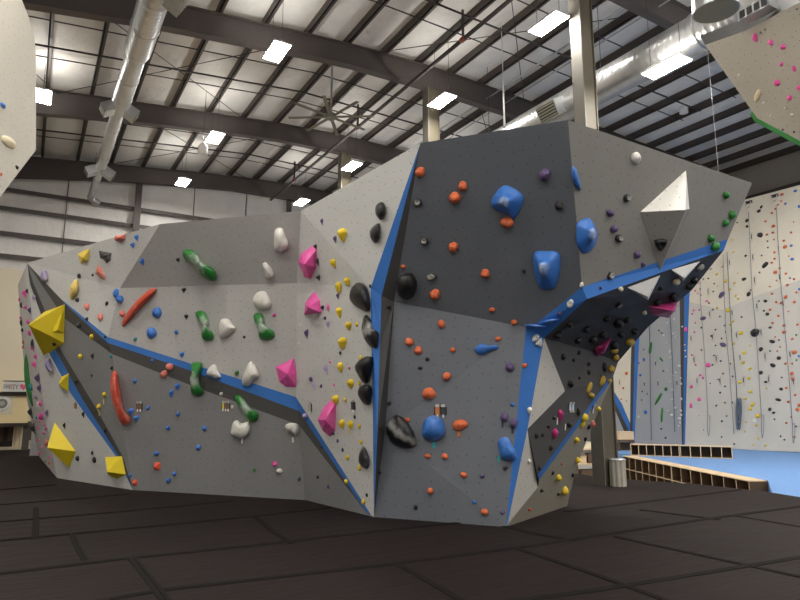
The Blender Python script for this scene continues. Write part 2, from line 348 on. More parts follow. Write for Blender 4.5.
# ------------------------------------------------------------------ ducts
def duct_seg(parent, name, x, z, y0, y1, r, ribs=True):
    mb = MB(); n = 32; pts = [(x, y0, z), (x, y1, z)]
    mb.tube(pts, r, n)
    if ribs:
        y = y0 + .02
        while y < y1:
            mb.tube([(x, y - .03, z), (x, y, z), (x, y + .03, z)], [r + .002, r + .016, r + .002], n, False); y += 1.2
    o = mb.build(name, M['galv'], parent); smooth_angle(o, 35); return o
d1_ = empty('ventilation_duct', (0, 0, 0)); tag(d1_, 'long tapering silver spiral duct hanging over left half toward end wall', 'duct', 'silver round ducts under the roof')
DX, DZ = 1.56, 9.9
for y0, y1, r in ((4, 14.7, .3), (14.9, 18.1, .24), (18.3, 23.0, .175), (23.2, 27.0, .13)): duct_seg(d1_, 'duct_section', DX, DZ, y0, y1, r)
for y0, y1, r0, r1 in ((14.7, 14.9, .3, .24), (18.1, 18.3, .24, .175), (23.0, 23.2, .175, .13)):
    smooth_angle(MB().tube([(DX, y0, DZ), (DX, y1, DZ)], [r0, r1], 32).build('duct_reducer', M['galv'], d1_))
def register(parent, c, dirx, s):
    d = V((dirx, 0, -.55)).normalized(); a = V((0, 1, 0)); b = d.cross(a)
    o = MB().obox(V(c) + d * .16, a, b, d, s, s * .62, .18).build('register_box', M['galv'], parent)
    g = MB()
    for k in range(5): g.obox(V(c) + d * .345 + b * ((k - 2) * s * .22), a, b, d, s * .86, s * .05, .012)
    MB().obox(V(c) + d * .342, a, b, d, s * .9, s * .56, .004).build('register_opening', M['louvre'], o)
    g.build('register_louvre', M['galvd'], o)
for y in (17.9, 23.3):
    for sx in (-1, 1): register(d1_, (DX + sx * .14, y, DZ - .07), sx, .22)
register(d1_, (DX + .22, 11.9, DZ - .08), 1, .34)
smooth_angle(MB().tube([(DX, 26.8, DZ), (DX + .1, 26.9, DZ - .12), (DX + .32, 26.9, DZ - .22)], [.14, .14, .14], 20).build('end_elbow', M['galv'], d1_))
for y in (13, 17, 22, 26): MB().tube([(DX, y, DZ + .1), (DX, y, zR(DX) - .012)], .008, 5).build('hanger_rod', M['rod'], d1_)
d2_ = empty('ventilation_duct', (0, 0, 0)); tag(d2_, 'thick round silver duct running behind near column to upper right', 'duct', 'silver round ducts under the roof')
D2X, D2Z, D2R = 11.65, 9.45, .4
duct_seg(d2_, 'duct_section', D2X, D2Z, 3.6, 16.5, D2R, False)
for y in (6.7, 6.95): smooth_angle(MB().tube([(D2X, y - .06, D2Z), (D2X, y - .055, D2Z), (D2X, y + .055, D2Z), (D2X, y + .06, D2Z)], [D2R, D2R + .03, D2R + .03, D2R], 32).build('joint_band', M['galv'], d2_), 30)
# capped take-off dropping toward the camera
ce = at_d(716, 11.5, 8.0)
smooth_angle(MB().tube([ce + V((-.02, -.05, .95)), ce], [.31, .31], 36).build('take_off', M['galv'], d2_), 30)
ax = V((.02, .05, -.95)).normalized()
MB().tube([ce + ax * .002, ce + ax * .01], [.29, .29], 36).build('take_off_cap', M['galvd'], d2_)
register(d2_, (D2X - .32, 10.9, D2Z - .12), -1, .34)
c3 = at_d(757, 10, 9.3)
rb = MB().obox(c3, V((0, 1, 0)), V((1, 0, 0)), Z, .26, .12, .1).build('register_box', M['galv'], d2_)
g = MB()
for k in range(4): g.obox(c3 + V((-.122, -.18 + k * .12, -.01)), V((0, 1, 0)), V((1, 0, 0)), Z, .045, .006, .065)
g.build('register_opening', M['louvre'], rb)
for y in (4, 9.6, 14): MB().tube([(D2X, y, D2Z + .2), (D2X, y, zR(D2X) - .012)], .008, 5).build('hanger_rod', M['rod'], d2_)

# ceiling fan, speakers, hanging cables
fc = at_Y(331, 117, 16.3)
fan = empty('ceiling_fan', fc); tag(fan, 'large many-bladed ceiling fan between the two nearest brown rafters', 'ceiling fan')
MB().tube([(0, 0, .1), (0, 0, zR(fc.x) - fc.z - .012)], .035, 8).build('downrod', M['galv'], fan)
smooth_angle(MB().tube([(0, 0, -.1), (0, 0, -.06), (0, 0, .1), (0, 0, .13)], [.08, .14, .14, .08], 16).build('hub', M['galvd'], fan))
for k in range(8):
    a = V((math.cos(k * math.pi / 4 + .2), math.sin(k * math.pi / 4 + .2), 0)); MB().obox(a * .72, a, Z.cross(a), (Z + Z.cross(a) * .12).normalized(), .6, .055, .01).build('blade', M['galvd'], fan)
def speaker(px, py, Y, label):
    p = at_Y(px, py, Y); s = empty('pendant_speaker', p); tag(s, label, 'speaker', 'white pendant speakers under the roof')
    smooth_angle(MB().tube([(0, 0, -.2), (0, 0, -.19), (0, 0, .08), (0, 0, .2)], [.12, .15, .15, .06], 18).build('cabinet', M['whitep'], s))
    MB().tube([(0, 0, .15), (0, 0, zR(p.x) - p.z - .012)], .008, 5).build('suspension_cable', M['rod'], s)
speaker(203, 149, 19.3, 'white pendant speaker beside second brown rafter'); speaker(683.5, 108, 12.5, 'white pendant speaker below the bright light under the thick duct')
def cable(x, y, Y, r, mat, label, thick=None):
    p = at_Y(x, y, Y); o = MB().tube([p, (p.x, p.y, zR(p.x) - .012)], r, 6)
    if thick: o.tube([p, p + Z * thick], [.03, .016], 8)
    tag(o.build('hanging_cable', mat, None, True), label, 'cable', 'thin cables hanging from the roof')
cable(504.5, 127, 12.0, .012, M['whitep'], 'thin white cable hanging above the dark front face', 1.4)
cable(719, 176, 8.3, .005, M['whitep'], 'thin white cable hanging behind right peak of the island')
cable(713, 60, 7.6, .006, M['rod'], 'thin dark wire hanging in front of roof beside upper right panel')
# ------------------------------------------------------------------ bouldering island
TRIS = []     # (a, b, c, normal, phrase) for placing holds
P = {}
P['n'] = at_z(133, 490); P['m'] = at_z(305, 500); P['k'] = at_z(374, 517); P['s'] = at_z(506, 527); P['t'] = at_z(567, 506); P['p'] = at_z(57, 478)
P['q0'] = at_z(38, 455)
P['a0'] = at_d(27, 263, 14.3); P['b'] = at_z(160, 224, 4.95); P['c'] = at_d(120, 288, 12.15)
PD = plane3(P['n'], P['m'], P['c'])
def S(name, x, y, pl): P[name] = on(x, y, pl)
S('f', 297, 283, PD); PC = plane3(P['b'], P['c'], P['f']); S('e', 301, 211, PC)
S('d', 108, 337, PD)
P['g0'] = at_d(60, 330, 13.55)
PL = plane3(P['n'], P['p'], P['g0']); S('a1', 61, 299, PL); S('a1b', 64, 303, PL); S('a1c', 64, 318, PL)
S('d2', 108, 343, (P['d'], PD[1])); S('d3', 112, 354, (P['d'], PD[1]))
for nm, x, y in (('B1', 187.5, 362.5), ('B2', 187.5, 369.5), ('B3', 195, 387), ('j', 296, 397), ('j2', 299, 411), ('j3', 299, 425)): S(nm, x, y, PD)
# side face
P['c1'] = at_d(28.5, 283, 14.25); P['c2'] = at_d(34, 330, 14.25); P['c3'] = at_d(43, 400, 14.3)
P['q1'] = at_d(18, 285, 18.8); P['q2'] = at_d(21.5, 335, 19.6); P['q3'] = at_d(27, 400, 20.2)
for nm, x, y in (('l1', 40.5, 313), ('l2', 50, 355), ('l3', 71.7, 395), ('l4', 115, 455), ('rs1', 44, 313), ('rs2', 56.7, 352), ('rs3', 83, 400), ('rs4', 118, 455), ('u1', 46, 313), ('u2', 62, 352), ('u3', 100, 415), ('u4', 123, 457), ('tip', 131, 486), ('l0', 30.5, 285), ('u0', 34, 285)): S(nm, x, y, PL)
P['mid'] = on(75, 353, PL)
# centre face and arete
P['g'] = at_z(420.5, 143, 5.1); P['i'] = at_z(568, 120, 5.1); P['v'] = at_z(752, 183, 5.1)
PF = plane3(P['k'], P['g'], P['j']); S('h1', 370.5, 288, PF); S('F2', 373, 430, PF)
P['h3'] = at_d(394, 302, 9.0); PG = plane3(P['g'], P['i'], P['h3']); S('o', 526, 327, PG); S('r', 582, 287, PG); S('op', 535, 325, PG)
P['h2'] = at_d(381.5, 296, min(dist_of(P['h1']), 9.0) - .06); P['h2b'] = at_d(380, 345, min(dist_of(P['h1']), 9.05) - .03)
P['kb'] = on(377.5, 430, (P['k'], (PF[1] + PG[1]).normalized())); PH = plane3(P['k'], P['s'], P['h3'])
S('h4', 385, 430, PH)
PI = plane3(P['i'], P['r'], P['v']); S('v2', 728, 239, PI)
P['r2'] = at_d(587, 299, dist_of(P['r']) + .05); P['v3'] = at_d(724, 250, dist_of(P['v2']) + .05)
P['w1'] = at_d(544, 338, dist_of(P['o']) + .1)
P['w2'] = at_d(565, 391, 9.15); P['w3'] = at_d(527.5, 429, 8.62); P['w4'] = at_d(538, 487, 8.95)
P['t4'] = at_d(612, 380, 10.15); PK = plane3(P['s'], P['t'], P['t4'])
for nm, x, y in (('t2', 577, 465), ('t3', 594, 422), ('w5', 539, 480), ('t5', 608.5, 380), ('w4', 538, 487), ('w6', 537.5, 475)): S(nm, x, y, PK)
P['s2'] = at_d(508, 522, dist_of(P['s']))
P['x1'] = at_d(594, 352, 9.75); P['x2'] = at_d(648, 327, 9.95); P['x3'] = at_d(692, 290, 9.75); P['x4'] = at_d(618, 362, 10.2); P['x5'] = at_d(605, 312, 9.05)
isl = empty('bouldering_wall', (4, 9, 0)); tag(isl, 'large freestanding faceted grey bouldering island with blue and charcoal stripes', 'climbing wall', None, 'thing')
bpy.context.view_layer.update()
OFF = V((4, 9, 0))
def panel(name, mat, polys, phrase, label=None, two=False):
    vs = []; fs = []; idx = {}
    for poly in polys:
        pts = [P[k] if isinstance(k, str) else k for k in poly]
        for tri in tessellate_polygon([pts]):
            a, b, c = (pts[i] for i in tri); n = (b - a).cross(c - a)
            if n.length < 1e-9: continue
            n.normalize()
            if n.dot(EYE - a) < 0: b, c = c, b; n = -n
            f = []
            for q in (a, b, c):
                kk = tuple(round(x, 5) for x in q)
                if kk not in idx: idx[kk] = len(vs); vs.append(q - OFF)
                f.append(idx[kk])
            fs.append(tuple(f)); TRIS.append((a, b, c, n, phrase))
    o = mesh_obj(name, vs, fs, M[mat], isl, False, True)
    if label: o['label'] = label
    return o
panel('side_panel', 'pale', [('a0', 'q1', 'q2', 'c2', 'c1'), ('q2', 'q3', 'c3', 'c2'), ('q3', 'q0', 'p', 'c3')], 'narrow far left side face')
panel('front_panel', 'pale', [('a0', 'c1', 'l0'), ('l0', 'c1', 'c2', 'l2', 'l1'), ('c2', 'c3', 'l3', 'l2'), ('c3', 'p', 'tip', 'l4', 'l3'), ('p', 'n', 'tip')], 'pale lower left face', 'pale grey panel')
panel('charcoal_stripe', 'char', [('a0', 'l0', 'u0'), ('l0', 'l1', 'u1', 'u0'), ('l1', 'rs2', 'u2', 'u1'), ('rs2', 'rs3', 'u3', 'u2'), ('rs3', 'rs4', 'u4', 'u3'), ('rs4', 'tip', 'n', 'u4')], 'left charcoal stripe')
panel('blue_stripe', 'bluep', [('l1', 'l2', 'rs2'), ('l2', 'l3', 'rs3', 'rs2'), ('l3', 'l4', 'rs4', 'rs3'), ('l4', 'tip', 'rs4')], 'left blue stripe')
panel('front_panel', 'mid', [('a0', 'u0', 'u1', 'a1c'), ('u1', 'u2', 'mid', 'd3', 'a1c')], 'upper grey wedge between stripes', 'mid grey panel')
panel('front_panel', 'mid', [('mid', 'u2', 'u3', 'u4', 'n', 'd3')], 'grey panel between stripes', 'mid grey panel')
panel('front_panel', 'pale', [('a0', 'a1', 'd', 'c', 'b')], 'pale upper left face', 'pale grey panel')
panel('front_panel', 'light', [('b', 'c', 'f', 'e')], 'upper grey overhang', 'light grey panel')
panel('front_panel', 'light', [('c', 'd', 'B1', 'j', 'f')], 'light grey middle face', 'light grey panel')
panel('blue_stripe', 'bluep', [('a1', 'a1b', 'd2', 'd'), ('d', 'd2', 'B2', 'B1'), ('B1', 'B2', 'j2', 'j')], 'long blue stripe')
panel('charcoal_stripe', 'char', [('a0', 'a1c', 'a1b', 'a1'), ('a1b', 'a1c', 'd3', 'd2'), ('d2', 'd3', 'B3', 'B2'), ('B2', 'B3', 'j3', 'j2')], 'long charcoal stripe')
panel('front_panel', 'mid', [('d3', 'n', 'm', 'j3', 'B3')], 'mid grey lower face', 'mid grey panel')
P['ke'] = on(371.5, 515.5, PF); P['kf'] = P['k']
P['jb1'] = on(303, 412, PF); P['jb2'] = on(305, 427, plane3(P['j3'], P['m'], P['k']))
P['kd'] = on(366, 512, plane3(P['j3'], P['m'], P['k']))
panel('blue_stripe', 'bluep', [('j', 'j2', 'kd', 'ke'), ('ke', 'kd', 'k')], 'short blue stripe of centre face')
panel('charcoal_stripe', 'char', [('j2', 'j3', 'kd')], 'short charcoal stripe')
panel('front_panel', 'mid', [('j3', 'm', 'k', 'kd')], 'grey triangle below centre face', 'mid grey panel')
panel('front_panel', 'pale', [('e', 'h1', 'g'), ('e', 'f', 'h1'), ('f', 'j', 'F2', 'h1'), ('j', 'ke', 'k', 'F2')], 'pale centre face', 'pale grey panel')
panel('blue_stripe', 'bluep', [('g', 'h1', 'h2'), ('h1', 'F2', 'kb', 'h2b', 'h2'), ('F2', 'k', 'kb')], 'vertical blue stripe')
panel('charcoal_stripe', 'char', [('g', 'h2', 'h3'), ('h2', 'h2b', 'kb', 'h4', 'h3'), ('kb', 'k', 'h4')], 'vertical charcoal stripe')
panel('front_panel', 'slate', [('g', 'h3', 'o', 'op', 'r', 'i')], 'dark upper front face', 'dark slate panel')
panel('front_panel', 'steel', [('h3', 'h4', 'k', 's', 'o')], 'dark lower front face', 'blue grey panel')
panel('blue_stripe', 'bluep', [('o', 's', 's2', 'w3', 'w1'), ('op', 'o', 'w1'), ('op', 'w1', 'r2', 'r'), ('r', 'r2', 'v3', 'v2')], 'right blue stripe')
panel('side_panel', 'taupe', [('i', 'r', 'v2', 'v')], 'grey upper right face', 'warm grey panel')
panel('wedge_panel', 'white', [('w1', 'w3', 'w2')], 'upper off white wedge', 'off white triangular panel')
panel('wedge_panel', 'white', [('w3', 's2', 's', 'w4')], 'lower off white wedge', 'off white triangular panel')
panel('side_panel', 'beige', [('s', 't', 't2', 't3', 't4', 'w5', 'w4')], 'beige lower right face', 'beige panel')
panel('blue_stripe', 'bluep', [('w5', 't4', 't5', 'w6')], 'thin blue stripe under cave')
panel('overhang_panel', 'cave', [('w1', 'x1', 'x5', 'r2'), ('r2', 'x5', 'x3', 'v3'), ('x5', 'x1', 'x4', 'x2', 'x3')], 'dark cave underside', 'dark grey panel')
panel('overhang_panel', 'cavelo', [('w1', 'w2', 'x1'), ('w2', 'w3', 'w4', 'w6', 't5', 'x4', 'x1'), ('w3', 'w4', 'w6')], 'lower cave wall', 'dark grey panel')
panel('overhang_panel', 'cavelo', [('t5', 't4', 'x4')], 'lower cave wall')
# top deck, back and outer returns so that the island is a closed body
NT = len(TRIS)
topk = ['a0', 'b', 'e', 'g', 'i']
for k, dd in zip(topk, (6.5, 5.0, 4.6, 4.6, 3.6)):
    P['b_' + k] = P[k] + HD * dd; P['g_' + k] = V((P['b_' + k].x, P['b_' + k].y, 0))
P['b_q1'] = P['q1'] + HD * 1.5; P['g_q1'] = V((P['b_q1'].x, P['b_q1'].y, 0))
for a, b in zip(topk, topk[1:]):
    panel('top_deck', 'back', [(a, b, 'b_' + b, 'b_' + a)], 'deck'); panel('back_panel', 'light', [('b_' + a, 'b_' + b, 'g_' + b, 'g_' + a)], 'back')
panel('top_deck', 'back', [('a0', 'b_a0', 'b_q1', 'q1')], 'deck'); panel('back_panel', 'light', [('b_q1', 'b_a0', 'g_a0', 'g_q1')], 'back')
panel('end_return', 'light', [('q1', 'b_q1', 'g_q1', 'q0', 'q3', 'q2')], 'return')
ret = ['v', 'v2', 'v3', 'x3', 'x2', 'x4', 't4', 't3', 't2', 't']
for k in ret: P['e_' + k] = P[k] + HD * .75 - RT * .45
for a, b in zip(ret, ret[1:]):
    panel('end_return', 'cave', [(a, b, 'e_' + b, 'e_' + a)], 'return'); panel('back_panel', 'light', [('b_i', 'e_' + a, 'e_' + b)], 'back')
panel('top_deck', 'back', [('i', 'v', 'e_v', 'b_i')], 'deck'); panel('back_panel', 'light', [('b_i', 'e_t', 'g_i')], 'back')
del TRIS[NT:]
def hit(x, y, tris=None):
    d = ray(x, y); best = None
    for a, b, c, n, ph in (tris if tris is not None else TRIS):
        q = intersect_ray_tri(a, b, c, d, EYE, True)
        if q is not None:
            t = (q - EYE).dot(d)
            if t > 0 and (best is None or t < best[0]): best = (t, q, n, ph, a)
    if best is None:
        return None
    return best[1], best[2], best[3]
# ------------------------------------------------------------------ lead climbing wall on the right
LX = 22.75
lead = empty('lead_wall', (LX, 8, BZ)); tag(lead, 'tall cream and grey lead climbing wall along the right side with hanging ropes', 'climbing wall', None, 'thing')
LTRI = []
def lpanel(name, mat, pix, dx=0.0, phrase='', label=None):
    pts = [at_X(p[0], p[1], LX + (p[2] if len(p) > 2 else 0) + dx) for p in pix]; vs = []; fs = []
    base = V((LX, 8, BZ))
    for tri in tessellate_polygon([pts]):
        a, b, c = (pts[i] for i in tri); n = (b - a).cross(c - a).normalized()
        if n.dot(EYE - a) < 0: b, c = c, b; n = -n
        LTRI.append((a, b, c, n, phrase)); k = len(vs); vs += [a - base, b - base, c - base]; fs.append((k, k + 1, k + 2))
    nf = len(pts); k = len(vs); vs += [q - base for q in pts] + [q - base + V((.35, 0, 0)) for q in pts]
    for i in range(nf): fs.append((k + i, k + nf + i, k + nf + (i + 1) % nf, k + (i + 1) % nf))
    fs.append(tuple(k + nf + i for i in range(nf)))
    o = mesh_obj(name, vs, fs, M[mat], lead, False, True)
    if label: o['label'] = label
lpanel('wall_panel', 'leadl', [(689.3, 302), (723, 309.5), (756, 296), (784, 285.5), (870, 254), (870, 456.5), (800, 452), (733, 449.3), (685, 446.7), (686.5, 370)], 0, 'lower lead wall', 'grey white lower panel')
lpanel('wall_panel', 'leadw', [(689.3, 302), (723, 309.5), (756, 296), (784, 285.5), (870, 254), (870, 157, .35), (800, 185, .3), (751, 198, .3), (700, 211.5, .3), (689.8, 214, .3)], 0, 'upper lead wall', 'cream upper panel')
lpanel('blue_stripe', 'bluep', [(689.3, 290), (685, 446.7), (683.4, 446.6), (684.2, 290)], 0, 'blue stripe of the lead wall')
lpanel('charcoal_stripe', 'char', [(684.2, 290), (683.4, 446.6), (681.8, 446.5), (679.5, 290)], 0, 'dark stripe of the lead wall')
lpanel('wall_panel', 'leadg', [(679.5, 290), (681.8, 446.5), (634.5, 443.6), (636.5, 400), (641.5, 290)], 0, 'grey lead panel', 'grey panel')
lpanel('blue_stripe', 'bluep', [(641.5, 290), (636.5, 400), (634.5, 443.6), (632.2, 443.4), (634, 375), (636.5, 290)], 0, 'blue stripe of the lead wall')
lpanel('charcoal_stripe', 'char', [(636.5, 290), (634, 375), (632.2, 443.4), (630, 440), (630.5, 375), (633, 290)], 0, 'dark stripe of the lead wall')
lpanel('wall_panel', 'leadw', [(633, 290), (630.5, 375), (630, 423), (622, 404), (614.5, 392), (605, 380), (605, 290)], .0, 'cream lead panel beside column', 'cream panel')
lpanel('blue_stripe', 'bluep', [(614.5, 392), (622, 404), (630, 423), (630, 433), (614.5, 401)], 0, 'blue stripe of the lead wall')
lpanel('charcoal_stripe', 'char', [(614.5, 401), (630, 433), (630, 440), (628, 440), (614.5, 409)], 0, 'dark stripe of the lead wall')
lpanel('wall_panel', 'leadg', [(614.5, 409), (628, 440), (628, 443), (600, 441.5), (600, 385), (605, 385)], 0, 'grey lead panel', 'grey panel')
# ------------------------------------------------------------------ hanging panels at the upper corners
def slab(name, label, pix, off, mat, phrase, extra=None):
    pts = [at_d(x, y, D) for x, y, D in pix]; tr = []
    o = empty(name, pts[0]); tag(o, label, 'climbing wall', None, 'thing')
    a, b, c = pts[0], pts[1], pts[2]
    front = mesh_obj('front_panel', [q - pts[0] for q in pts], [tuple(range(len(pts)))], M[mat], o, False, True)
    bm = bmesh.new(); bm.from_mesh(front.data); bm.faces.ensure_lookup_table(); bm.normal_update()
    if bm.faces[0].normal.dot(EYE - pts[0]) < 0: bmesh.ops.reverse_faces(bm, faces=bm.faces)
    bm.to_mesh(front.data); bm.free()
    n = len(pts); off = V(off)
    vs = [q - pts[0] for q in pts] + [q - pts[0] + off for q in pts]
    mesh_obj('back_frame', vs, [(i, n + i, n + (i + 1) % n, (i + 1) % n) for i in range(n)] + [tuple(n + i for i in range(n))], M['back'] if extra is None else M[extra], o)
    for tri in tessellate_polygon([pts]):
        a, b, c = (pts[i] for i in tri); nn = (b - a).cross(c - a).normalized()
        if nn.dot(EYE - a) < 0: nn = -nn
        tr.append((a, b, c, nn, phrase))
    return o, tr
M['tan'] = plywood('warm tan painted plywood', (.42, .4, .35)); M['tang'] = plain('green edge paint', (.04, .25, .06), .6)
plN = plane3(at_d(705, 45, 10.6), at_d(800, 2, 8.7), at_d(800, 141, 9.8))
def onN(x, y): q = on(x, y, plN); return (x, y, dist_of(q))
slabN, NTRI = slab('overhang_climbing_wall', 'grey beige overhanging climbing panel with pink holds in upper right corner', [onN(705, 45), onN(745, 31), onN(800, 2), onN(815, -6), onN(815, 149), onN(800, 141), onN(757, 118), onN(745, 101)], Z * .42 + HD * .35 + RT * .1, 'tan', 'upper right panel', 'black')
plP = plane3(at_d(22, 0, 10.2), at_d(36, 150, 10.6), at_d(0, 60, 9.4))
def onP(x, y): q = on(x, y, plP); return (x, y, dist_of(q))
slabP, PTRI = slab('overhang_climbing_wall', 'tan rounded climbing panel edge in upper left corner', [onP(19, -10), onP(22, 0), onP(29, 18), onP(34.5, 38), onP(36, 55), onP(36, 150), onP(0, 197), onP(-90, 300), onP(-90, -60), onP(10, -40)], HD * .5 - RT * .55, 'tan', 'upper left panel')
# green painted lip under the upper right panel
gl = [on(x, y, plN) for x, y in ((752, 111), (757, 118), (800, 141), (814, 148.5))]
MB().prism([q - slabN.location for q in gl] + [q - slabN.location + V((.04, .06, -.03)) for q in reversed(gl)], (0, 0, -.012)).build('edge_trim', M['tang'], slabN)
# ------------------------------------------------------------------ shoe cubbies, bench, bin
def cubby(a, b, z0, h, depth, nb, label, group, tiers=1, closed=False):
    """open plywood cubby unit, front edge from a to b, openings toward the camera"""
    a = V((a.x, a.y, z0)); b = V((b.x, b.y, z0)); L = (b - a).length; u = (b - a).normalized(); w = V((-u.y, u.x, 0))
    if w.dot(a - EYE) < 0: w = -w
    o = empty('shoe_cubby', a); tag(o, label, 'shoe cubby', group); T = .022
    def bx(x0, x1, y0, y1, za, zb): 
        return [u * x + w * y + Z * z for z in (za, zb) for x, y in ((x0, y0), (x1, y0), (x1, y1), (x0, y1))]
    FC = [(3, 2, 1, 0), (4, 5, 6, 7), (0, 1, 5, 4), (1, 2, 6, 5), (2, 3, 7, 6), (3, 0, 4, 7)]
    def piece(name, args, mat): 
        q = MB().add(bx(*args), FC).build(name, [M[mat], M['ply']], o)
        if mat == 'plyd' and name in ('divider', 'side_board', 'shelf', 'bottom_board'):
            for p in q.data.polygons:
                if p.normal.dot(w) < -.9: p.material_index = 1  # birch front edges; the dark inner faces paint the shade of the openings
        return q
    piece('top_board', (0, L, -.01, depth, h - T, h), 'ply'); piece('bottom_board', (0, L, 0, depth, 0, T), 'plyd')
    piece('back_board', (0, L, depth - .012, depth, T, h - T), 'plyd')
    th = (h - T) / tiers
    for t in range(1, tiers): piece('shelf', (T, L - T, 0, depth - .013, t * th, t * th + T), 'plyd')
    for x in (0, L - T): piece('side_board', (x, x + T, 0, depth - .013, T, h - T), 'plyd')
    for t in range(tiers):
        for k in range(1, nb): piece('divider', (L * k / nb - T / 2, L * k / nb + T / 2, .004, depth - .013, t * th + T, (t + 1) * th - .001), 'plyd')
    return o
mid = at_z(691, 469, BZ)
mid = b0 + (b1 - b0) * .48
cubby(b0, mid - (b1 - b0).normalized() * .01, -.799, .796 + BZ, .4, 7, 'two tier plywood shoe cubby nearest the tan column', 'plywood shoe cubbies at edge of blue floor', 2)
cubby(mid + (b1 - b0).normalized() * .01, b1, -.799, .796 + BZ, .4, 7, 'two tier plywood shoe cubby beside blue floor, nearest camera', 'plywood shoe cubbies at edge of blue floor', 2, True)
c0, c1 = at_z(631, 455.5, BZ), at_z(733, 459, BZ); cm = c0 + (c1 - c0) * .5; cu = (c1 - c0).normalized() * .01
cubby(c0, cm - cu, BZ + .001, .36, .38, 6, 'low plywood shoe cubby in rear row beside wooden bench', 'low plywood shoe cubbies of rear row')
cubby(cm + cu, c1, BZ + .001, .36, .38, 5, 'low plywood shoe cubby in rear row ending on blue floor', 'low plywood shoe cubbies of rear row')
q = at_z(618.5, 486, 0)
bn = empty('upright_bin', (q.x, q.y, .001)); tag(bn, 'pale ribbed upright bin beside foot of tan column', 'bin')
mb = MB(); n = 40
vs = []; fs = []
for z in (0, .5):
    for k in range(n):
        r = .15 + (.012 if k % 4 < 2 else -.006); vs.append((r * math.cos(2 * math.pi * k / n), r * math.sin(2 * math.pi * k / n), z))
for k in range(n): fs.append((k, (k + 1) % n, n + (k + 1) % n, n + k))
fs.append(tuple(reversed(range(n)))); mb.add(vs, fs); mb.build('body', plain('pale ribbed bin plastic', (.5, .47, .4), .5), bn)
smooth_angle(MB().tube([(0, 0, .5), (0, 0, .52), (0, 0, .535)], [.168, .168, .155], 32).build('rim', M['galv'], bn))
# bench with folded mats behind the column and a small crate shelf
bq = at_z(627, 457, -.799); bq = at_d(625.5, 457, 22.6)
be = empty('wooden_bench', (bq.x, bq.y, -.799)); tag(be, 'dark wooden bench with tan cushion behind tan column', 'bench')
MB().obox((0, 0, 1.33), RT, HD, Z, .27, .2, .14).build('cushion', M['ply'], be); MB().obox((0, 0, 1.15), RT, HD, Z, .29, .2, .035).build('seat', M['plyd'], be)
MB().obox((0, 0, .72), RT, HD, Z, .28, .18, .03).build('shelf', M['cream'], be)
for sx in (-1, 1):
    for sy in (-1, 1): MB().obox(RT * (sx * .26) + HD * (sy * .17) + Z * .558, RT, HD, Z, .03, .025, .557).build('leg', M['plyd'], be)
MB().obox(HD * .17 + Z * .93, RT, HD, Z, .23, .01, .15).build('back_board', M['plyd'], be)
sq = at_d(587, 470, 17.6)
sh = empty('storage_shelf', (sq.x, sq.y, -.799)); tag(sh, 'low wooden storage shelf between bouldering island and column', 'shelf')
for z in (.38, .8, 1.2): MB().obox((0, 0, z), RT, HD, Z, .3, .2, .02).build('shelf_board', M['ply'], sh)
for sx in (-1, 1): MB().obox(RT * (sx * .31) + Z * .7, RT, HD, Z, .015, .2, .7).build('side_board', M['plyd'], sh)
for dx, z, hx, hz, mt, lab in ((-.14, .821, .1, .1, 'ply', 'tan box on middle board of storage shelf beside column'), (.12, .821, .11, .13, 'plyd', 'brown box on middle board of storage shelf beside column'), (.05, 1.221, .16, .09, 'cream', 'cream box on top board of storage shelf beside column'), (0, .401, .2, .12, 'plyd', 'brown box on lowest board of storage shelf beside column')):
    tag(MB().obox(sh.location + RT * dx + Z * (z + hz), RT, HD, Z, hx, .14, hz).obox(sh.location + RT * dx + Z * (z + hz * 2 - .015), RT, HD, Z, hx + .008, .148, .015).build('storage_box', M[mt]), lab, 'box', 'boxes on storage shelf')
# party sign on the soffit
sg0, sg1 = at_Y(3.5, 386, 26.2), at_Y(28.5, 393.3, 26.2)
sg = empty('banner_sign', ((sg0.x + sg1.x) / 2, 26.2, s0.z + .12)); tag(sg, 'small white banner sign with coloured letters above beige soffit', 'sign')
w2 = (sg1.x - sg0.x) / 2; hh = .36
MB().box((-w2, 0, 0), (w2, .03, hh)).build('sign_board', M['whitep'], sg)
MB().box((-w2 - .03, -.01, -.03), (w2 + .03, .035, 0)).box((-w2 - .03, -.01, hh), (w2 + .03, .035, hh + .03)).build('sign_frame', M['dark'], sg)
def text(parent, s, x, z, size, mat, y=-.006):
    cu = bpy.data.curves.new('letter', 'FONT'); cu.body = s; cu.size = size; cu.align_x = 'CENTER'; cu.extrude = .004; cu.materials.append(mat)
    o = bpy.data.objects.new('letter', cu); o.location = (x, y, z); o.rotation_euler = (math.pi / 2, 0, 0); me = bpy.data.meshes.new_from_object(link(o)); bpy.data.objects.remove(o); lo = bpy.data.objects.new('letter', me); lo.location = (x, y, z); lo.rotation_euler = (math.pi / 2, 0, 0); return link(lo, parent)
for k, (ch, col) in enumerate(zip('PARTY', ((.25, .28, .25), (.3, .3, .33), (.55, .2, .16), (.25, .16, .1), (.12, .25, .4)))):
    text(sg, ch, -w2 + (w2 * 2 - .34) * (k + .55) / 5, .09, .24, plain('sign letter ' + ch, col, .6))
mb = MB(); hv = []
for k in range(28):
    t = 2 * math.pi * k / 28; hv.append((w2 - .17 + .0085 * 16 * math.sin(t) ** 3 * .9, -.004, .18 + .0085 * (13 * math.cos(t) - 5 * math.cos(2 * t) - 2 * math.cos(3 * t) - math.cos(4 * t))))
mb.prism(hv, (0, -.008, 0)).build('heart', plain('pink sign heart', (.75, .15, .25), .6), sg)
